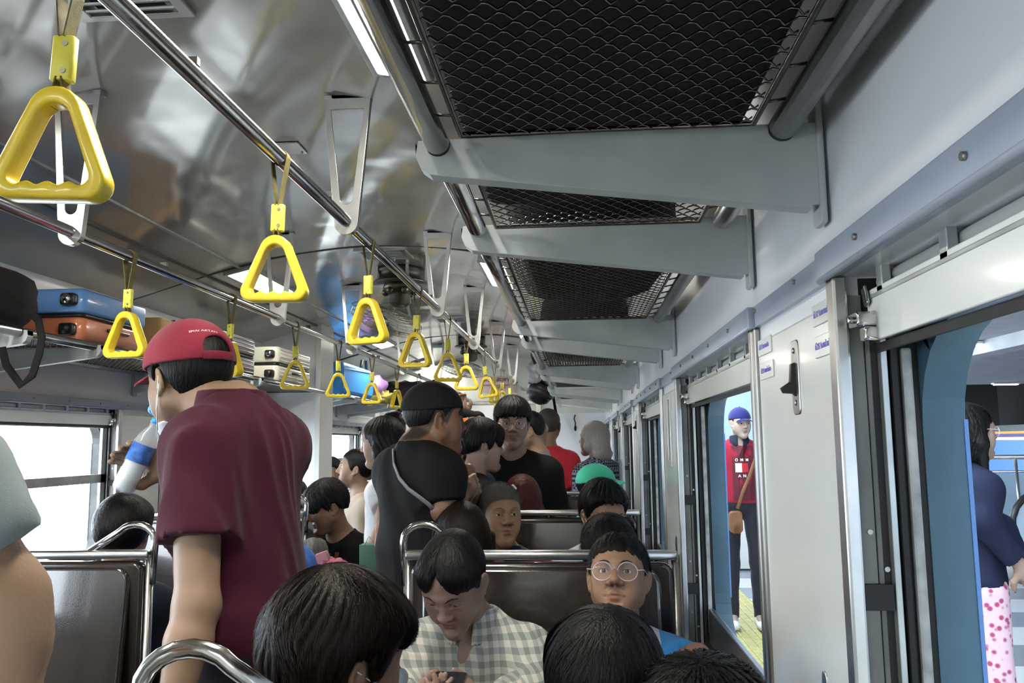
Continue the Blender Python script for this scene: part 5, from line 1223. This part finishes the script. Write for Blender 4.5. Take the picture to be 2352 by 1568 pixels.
# --- behind the first seat
person('woman with long dark brown hair seen from behind, past the first seat', at(1058, 1240, 2.86), 0, hyaw=18, scale=1.0, sit=True, skin=SK, res=.0055, hair=dict(style='long', t=.014, long=.22, amp=.003, seed=7, bangs=.0), hmat=hbrown, strand=700, skw=dict(ln=.20, w=.0006, lift=.003, zmin=-.12), smat=c_navy, eyes=False)
person('person with tousled black hair seen from behind, in front of the masked man', at(1400, 1277, 2.86), 0, hyaw=-10, sit=True, sw=.14, build=.9, skin=SKD, res=.0055, hair=short(t=.02, vol=.01, amp=.005, seed=8), strand=900, skw=dict(ln=.12, w=.0008, lift=.008), smat=c_white, eyes=False, scale=.96)
P9 = person('grey-haired man in a dark red and navy polo, facing the camera', at(1150, 1184, 3.38), 176, hyaw=202, pitch=2, sit=True, scale=1.0, skin=(.46, .275, .17), res=.0038, hair=short(t=.010, zf=.070, zn=-.05, amp=.003), buzz=(.05, .047, .044), hmat=hair_mat('hair_steel_grey', (.085, .082, .078), .6), hkw=dict(age=1, nose=1.1, opens=.7), smat=two_tone('red_navy_polo', (.020, .018, .034), (.16, .012, .022), 'X', .10, .9), grey_brow=True, neck=(0, -.05, 0), collar=(c_navy, .03), strand=2600, skw=dict(ln=.035, w=.0005, lift=.008, zmin=-.04))
person('man with swept black hair and a lowered mask, looking down to the right', at(1385, 1184, 3.40), 180, hyaw=205, pitch=-14, sit=True, sw=.145, build=.92, skin=(.46, .28, .185), res=.004, hair=short(t=.018, vol=.012, zf=.080, amp=.004, seed=9), hkw=dict(opens=.5), mask=(-.03, -.12), smat=c_white, neck=(0, -.05, 0), strand=500, skw=dict(ln=.10, w=.0006, lift=.005))
tealc = cloth('mint_green_cap', (.06, .50, .33))
person('person in a mint green cap turned to the right, beyond the masked man', at(1374, 1122, 4.75), -100, sit=True, sw=.13, build=.9, skin=SK, res=.0055, hair=short(), cap=(tealc, dict(t=.02, z=.045)), smat=tealc, eyes=False)
person('person with dark red hair and a white clip, seen from behind', at(1199, 1150, 4.12), 5, sit=True, skin=SK, res=.0055, hair=dict(style='long', t=.016, long=.12, amp=.003, seed=13), hmat=hred, smat=c_black, eyes=False, scale=.98)
m = MB(); cpx = at(1181, 1118, 3.99); hc = thing('hair_clip', 'white hair clip on the dark red hair', 'hair clip', cpx); m.rbox((0, 0, 0), (.030, .010, .012), .004, rot=(0, .8, 0), axis=1); m.build('clip_body', white_m, hc); m = MB(); m.rbox((.004, -.006, -.002), (.02, .004, .006), .002, rot=(0, .8, 0), axis=1); m.build('spring', white_m, hc)
# --- left bench side
P14 = person('young man in a black printed T-shirt looking down to the left', at(750, 1166, 4.15), 165, hyaw=128, pitch=-20, sit=True, skin=(.33, .19, .125), res=.0045, hair=dict(style='short', t=.020, zf=.035, zn=-.03, amp=.004, seed=14, bangs=.03, side=-.01, vol=.008), smat=c_black, neck=(0, -.03, 0), strand=500, skw=dict(ln=.12, w=.0008, lift=.005), sw=.185)
org_m = mat('faded_orange_print', (.17, .055, .028), .8); pr = [rect(-.11+.034*k, -.11+.034*k+.020, -.06, .055-.03*math.sin(k*1.3), .006*(k-3)) for k in range(7)]
sc14 = P14['W'](0, .16, -.15); decal('shirt_print', pr, P14['shirt'], org_m, P14['root'], sc14, (0, 0, math.radians(165+180)))
person('dark-haired woman in a beige jumper by the twin windows, looking left', at(815, 1078, 5.0), 115, hyaw=104, pitch=6, sit=True, skin=(.42, .28, .20), res=.0055, hair=dict(style='short', t=.014, zn=-.06, zf=.068, amp=.002, side=-.02), hkw=dict(fem=1), smat=cloth('beige_knit', (.36, .30, .24), .9, (200, .002)), scale=.98, sleeve=1.7)
person('dark head showing past the white partition edge', at(757, 1088, 6.5), 180, sit=True, sw=.13, build=.85, skin=SK, res=.008, hair=short(t=.02), smat=c_navy, eyes=False)
person('black-haired person seen from behind between the bright window and the maroon shirt', at(284, 1225, 2.92), 0, hyaw=10, sit=True, scale=1.0, skin=SK, res=.0055, hair=dict(style='short', t=.022, zn=-.09, zf=.05, amp=.0015, seed=15, vol=.006, side=-.03), smat=c_navy, eyes=False, strand=500, skw=dict(ln=.16, w=.0008, lift=.002, zmin=-.1))
person('person glimpsed through a chrome seat handle, dark hair and one ear', at(660, 1152, 4.35), 60, sit=True, skin=SKD, res=.006, hair=short(), smat=c_navy, eyes=False)
person('person in a bright blue sleeve, mostly hidden behind the maroon shirt', at(596, 1160, 3.45), 170, sit=True, skin=(.38, .22, .14), res=.008, hair=short(), smat=cloth('royal_blue_cotton', (.03, .16, .62)), eyes=False, arms={'L': dict(e=at(668, 1325, 3.30), w=at(690, 1400, 3.1))})
sb = thing('backpack', 'speckled grey bag on the lap of the young man in black', 'bag', at(712, 1312, 3.85)); soft('bag_body', fine_check('speckled_grey', (.09, .085, .075), (.17, .165, .15), 160), sb, (0, 0, -.04), (.17, .20, .38), .008, 31, 3); MB().tube([(-.02, -.10, .10), (0, -.12, .0), (.02, -.11, -.12)], .008, 6, flat=.4).build('strap', fabric_blk, sb)
pk = thing('handbag', 'small pink patterned bag beside the grey bag', 'bag', at(758, 1290, 3.72)); pinkb = mat('pink_pattern', (.50, .13, .20), .5, var=.6, vs=45); soft('bag_body', pinkb, pk, (0.01, 0, -.03), (.13, .08, .09), .008, 32, 3); MB().rbox((-.03, -.01, .02), (.055, .03, .05), .008, rot=(0, -.35, 0), axis=1).build('flap', mat('pale_pink', (.75, .36, .40), .5), pk)
# --- standing girl, cap man and the group in the aisle
P16 = person('young woman with long black hair and white shirt standing in profile, facing left', at(876, 1016, 4.0), 80, hyaw=84, pitch=-10, scale=.97, skin=(.50, .34, .255), res=.0042, hair=dict(style='long', t=.013, long=.30, amp=.0025, seed=16), hkw=dict(fem=1), smat=c_white, arms={'L': dict(e=at(890, 1165, 3.82), w=at(868, 1230, 3.75)), 'R': dict(e=at(880, 1165, 4.1), w=at(866, 1235, 4.05))}, strand=300, skw=dict(ln=.2, w=.0007, zmin=-.15))
gb = thing('paper_bag', 'green paper bag carried by the young woman in white', 'bag', at(858, 1292, 3.72)); grn = mat('green_paper', (.10, .24, .17), .6); m = MB(); m.rbox((0, 0, 0), (.10, .12, .17), .004, axis=2); m.build('bag_body', grn, gb); MB().tube([(-.03, -.06, .08), (-.01, -.05, .12), (.03, -.04, .08)], .003, 6).build('handle', cream_m, gb)
ch = thing('snack_wrap', 'pale wrapped snack held above the green bag', 'snack', at(874, 1232, 3.62)); soft('wrapper', mat('peach_wrapper', (.62, .36, .24), .5, var=.3, vs=20), ch, (0, 0, 0), (.05, .05, .13), .006, 33, 2.4)
capb = cloth('black_cap', (.010, .010, .010))
P17 = person('heavy-set man in black cap and black T-shirt standing with crossed arms, facing right', at(1000, 966, 3.05), -46, hyaw=-66, pitch=-3, scale=1.05, build=1.18, sw=.155, skin=(.30, .16, .10), res=.0036, body_res=.011, hair=short(t=.009, zn=-.03, amp=.001), buzz=(.03, .022, .018), smat=c_black, eyes=True, cap=(capb, dict(t=.018, z=.044, bl=.080)), belly=1.18, hem=-.64, neckr=.066, hkw=dict(fat=1), neck=(0, -.015, .062), foldamp=.006, sleeve=.80,
       arms={'R': dict(e=at(1022, 1168, 2.86), w=at(1068, 1124, 2.98), h=dict(d=_n(A_(.30, .9, .15)), n=A_(-.9, .2, -.2), side=-1, curl=.5, fine=.0055)), 'L': dict(e=at(1075, 1150, 3.42), w=at(1074, 1083, 3.20), h=dict(d=_n(A_(-.05, -.45, -.85)), n=A_(-.9, .3, 0), side=1, curl=.6, fine=.0055))})
O = P17; sl = thing('crossbody_bag', 'thin grey crossbody strap over the back of the man in the black cap', 'bag', tuple(O['NB'])); 
def hug(pix, target, off=.006):
    # lay a strap on the cloth: the point of the cloth seen at each image position
    R_ = []; base = Vector(target.parent.location)
    for px, py in pix:
        a = Vector(at(px, py, .5)); d = (a-Vector(CAM)).normalized(); ok, loc, nr, _ = target.ray_cast(a-base, d)
        if ok: R_.append(np.array(loc+nr*off+base))
    return R_
bpy.context.view_layer.update()
pix = ((930, 1000), (914, 1010), (906, 1035), (908, 1065), (920, 1098), (940, 1122), (962, 1138), (985, 1155), (1000, 1175))
m = MB(); m.tube([Vector(q)-Vector(O['NB']) for q in hug(pix, O['shirt'])], .011, 8, flat=.35); m.build('strap', mat('grey_webbing', (.16, .16, .17), .6), sl)
bpx = O['NB']+O['RB'] @ A_(.05, .215, -.36); m = MB(); m.rbox(Vector(bpx-O['NB']), (.14, .05, .10), .02, axis=1); m.build('pouch', fabric_blk, sl)
m = MB(); sp = O['C']+O['RH'] @ A_(0, -.035, -.112); m.tube([Vector(sp-O['NB'])+Vector((.094*math.cos(a), .088*math.sin(a), .012*math.cos(a+2.2))) for a in np.linspace(0, 2*math.pi, 20)[:-1]], [.016+.005*math.sin(3*k) for k in range(19)], 8, closed=True)
m.build('scarf', fine_check('grey_scarf', (.30, .32, .36), (.05, .05, .07), 40), O['root'])
person('man in an orange cap behind the man in the black cap', at(1032, 1003, 4.2), 178, scale=1.02, skin=(.28, .155, .10), res=.005, hair=short(), cap=(cloth('orange_cap', (.72, .20, .02)), dict(z=.05)), smat=c_navy)
person('young man with a black bowl haircut and black T-shirt, turned right', at(1108, 1026, 4.1), -55, hyaw=-70, pitch=-4, skin=(.47, .31, .235), res=.004, hair=dict(style='short', t=.022, zf=.03, zn=-.035, amp=.003, bangs=.03, seed=17, side=-.015, vol=.01), smat=c_black, strand=700, skw=dict(ln=.16, w=.0008, lift=.003), scale=.98)
P20 = person('tall young man in a black T-shirt and wire glasses, facing the camera', at(1177, 974, 4.35), 182, hyaw=186, pitch=-4, scale=1.04, build=1.12, sw=.18, skin=(.40, .26, .20), res=.0042, hair=dict(style='short', t=.020, zf=.058, zn=-.04, amp=.004, bangs=.018, seed=18, vol=.008), glasses=(.0010, .024, steel_m), smat=c_black, strand=700, skw=dict(ln=.12, w=.0008, lift=.005), sleeve=.75)
redw = two_tone('red_white_shirt', (.42, .012, .025), (.60, .60, .60), 'X', -.30, -.045)
person('man with short grey-black hair in a red and white shirt, seen from behind', at(1260, 980, 6.0), -8, scale=1.03, skin=SKD, res=.0055, hair=short(t=.010), hmat=hair_mat('hair_salt', (.05, .045, .04), .5), smat=redw, eyes=False)
person('woman with ash-blonde hair and navy checked blouse, turned away to the left', at(1362, 1008, 6.0), 38, hyaw=62, scale=.98, skin=SKL, res=.0055, hair=dict(style='long', t=.016, long=.09, amp=.002, seed=19), hmat=hblond, smat=fine_check('navy_gingham', (.015, .02, .06), (.30, .32, .38), 62), sleeve=1.7, hkw=dict(fem=1))
person('balding man at the back, only his forehead and eyes above the others', at(1095, 976, 7.3), 180, skin=(.50, .30, .20), res=.007, hair=short(t=.006, zf=.085), smat=c_white)
P24 = person('person half hidden behind the tall man, one arm raised to a strap', at(1212, 992, 5.25), 95, hyaw=100, pitch=-15, skin=(.44, .27, .18), res=.0055, hair=short(), smat=cloth('grey_tee', (.2, .2, .22)), arms={'R': dict(e=at(1243, 985, 5.3), w=at(1213, 958, 5.35), nohand=True)})
person('person behind the orange cap with both hands up on a strap', at(1058, 1010, 5.0), 170, skin=(.50, .30, .20), res=.0065, hair=short(), smat=c_black, arms={'L': dict(e=at(1064, 985, 4.9), w=at(1058, 950, 4.9), h=dict(d=_n(A_(0, 0, 1)), n=A_(0, -1, 0), side=1, curl=1.2)), 'R': dict(e=at(1040, 985, 4.9), w=at(1044, 955, 4.9), h=dict(d=_n(A_(0, 0, 1)), n=A_(0, -1, 0), side=1, curl=1.2))})
person('person with a small dark hair bun behind the young woman in white', at(903, 985, 5.6), 20, skin=SK, res=.0065, hair=dict(style='short', t=.014, zn=-.07, amp=.002), smat=c_navy, eyes=False, scale=.95)
# ================================================================ outside the windows
P30 = person('young man on the platform in red jacket and navy cap with a brown shoulder bag', at(1700, 972, 7.0), 176, hyaw=196, pitch=-6, scale=.99, skin=(.60, .47, .40), res=.0055, body_res=.012, hair=short(t=.008), smat=cloth('red_jacket', (.30, .014, .035)), collar=(c_navy, .05), sleeve=1.85, hem=-.50, cap=(cloth('navy_cap', (.02, .024, .14)), dict(z=.04, bl=.05, t=.014)), trousers=two_tone('striped_track_trousers', (.012, .012, .022), (.42, .02, .03), 'X', -.30, -.125), shoes=white_m, sw=.18, foldamp=.006)
R0 = P30['root']; pc = P30['W'](0, .10, -.20); dz = lambda *a: decal(*a)
decal('tee_front', [rect(-.075, .10, -.30, .14)], P30['shirt'], mat('dark_maroon_tee', (.10, .012, .022), .8), R0, P30['W'](0, .16, -.17), (0, 0, math.radians(-4)), .004)
decal('print_white', [rect(-.052, .0, -.045, .028)], P30['shirt'], white_m, R0, P30['W'](0, .16, -.20), (0, 0, math.radians(-4)), .007)
decal('print_red', [rect(.0, .05, -.045, .028)], P30['shirt'], mat('print_red', (.5, .02, .03), .7), R0, P30['W'](0, .16, -.20), (0, 0, math.radians(-4)), .007)
for nm, tx, z_ in (('print_text', 'O  M  M', .055), ('print_text', 'A  N', -.075)):
    t_ = text(nm, tx, .032, white_m, R0, (0, 0, 0), (0, 0, 0), ext=0, bold=.001); p_ = P30['W'](.0, .128, -.20+z_); t_.location = Vector(p_)-R0.location; t_.rotation_euler = (math.pi/2, 0, math.radians(-4))
    sw_ = t_.modifiers.new('wrap', 'SHRINKWRAP'); sw_.target = P30['shirt']; sw_.wrap_method = 'NEAREST_SURFACEPOINT'; sw_.wrap_mode = 'ABOVE_SURFACE'; sw_.offset = .009
bb_ = thing('shoulder_bag', 'brown leather pouch on a strap worn by the young man in red', 'bag', at(1690, 1198, 6.82)); brn = mat('brown_leather', (.20, .09, .035), .5, var=.2, vs=20)
m = MB(); m.rbox((0, 0, 0), (.105, .05, .17), .03, axis=1); m.build('pouch', brn, bb_, bevel=.004)
pts = [np.array(at(px, py, 6.80)) for px, py in ((1694, 1168), (1706, 1130), (1722, 1092), (1736, 1050), (1742, 1025))]; m = MB(); m.tube([Vector(q)-bb_.location for q in pts], .014, 8, flat=.3); m.build('strap', brn, bb_)
m = MB()
for k in range(5): m.tube([(-.02+.01*k, -.03, .0), (-.025+.012*k, -.035, -.09)], .003, 5)
m.build('tassel', brn, bb_)
pinkt = mat('pink_patterned_trousers', (.62, .20, .34), .8); N_, L_, B_ = nodes(pinkt); vo = N_.new('ShaderNodeTexVoronoi'); vo.inputs['Scale'].default_value = 34; tc_ = N_.new('ShaderNodeTexCoord'); L_.new(tc_.outputs['Object'], vo.inputs['Vector']); rp_ = N_.new('ShaderNodeValToRGB'); rp_.color_ramp.elements[0].color = (.42, .07, .17, 1); rp_.color_ramp.elements[1].color = (.78, .55, .62, 1); rp_.color_ramp.elements[0].position = .25; rp_.color_ramp.elements[1].position = .45; L_.new(vo.outputs['Distance'], rp_.inputs[0]); L_.new(rp_.outputs[0], B_.inputs['Base Color'])
P31 = person('long-haired woman in glasses and navy top walking right along the platform', at(2230, 992, 3.75), -82, hyaw=-84, pitch=-2, scale=.97, skin=(.52, .36, .28), res=.0042, hair=dict(style='long', t=.013, long=.34, amp=.003, seed=20), hkw=dict(fem=1), smat=cloth('navy_jersey', (.012, .017, .042)), sleeve=1.85, trousers=pinkt, glasses=(.0012, .023, white_m), strand=300, skw=dict(ln=.2, w=.0007, lift=.006, zmin=-.15), hem=-.50,
       arms={'L': dict(e=at(2300, 1215, 3.9), w=at(2352, 1292, 3.95)), 'R': dict(e=at(2262, 1200, 3.55), w=at(2345, 1300, 3.55))})
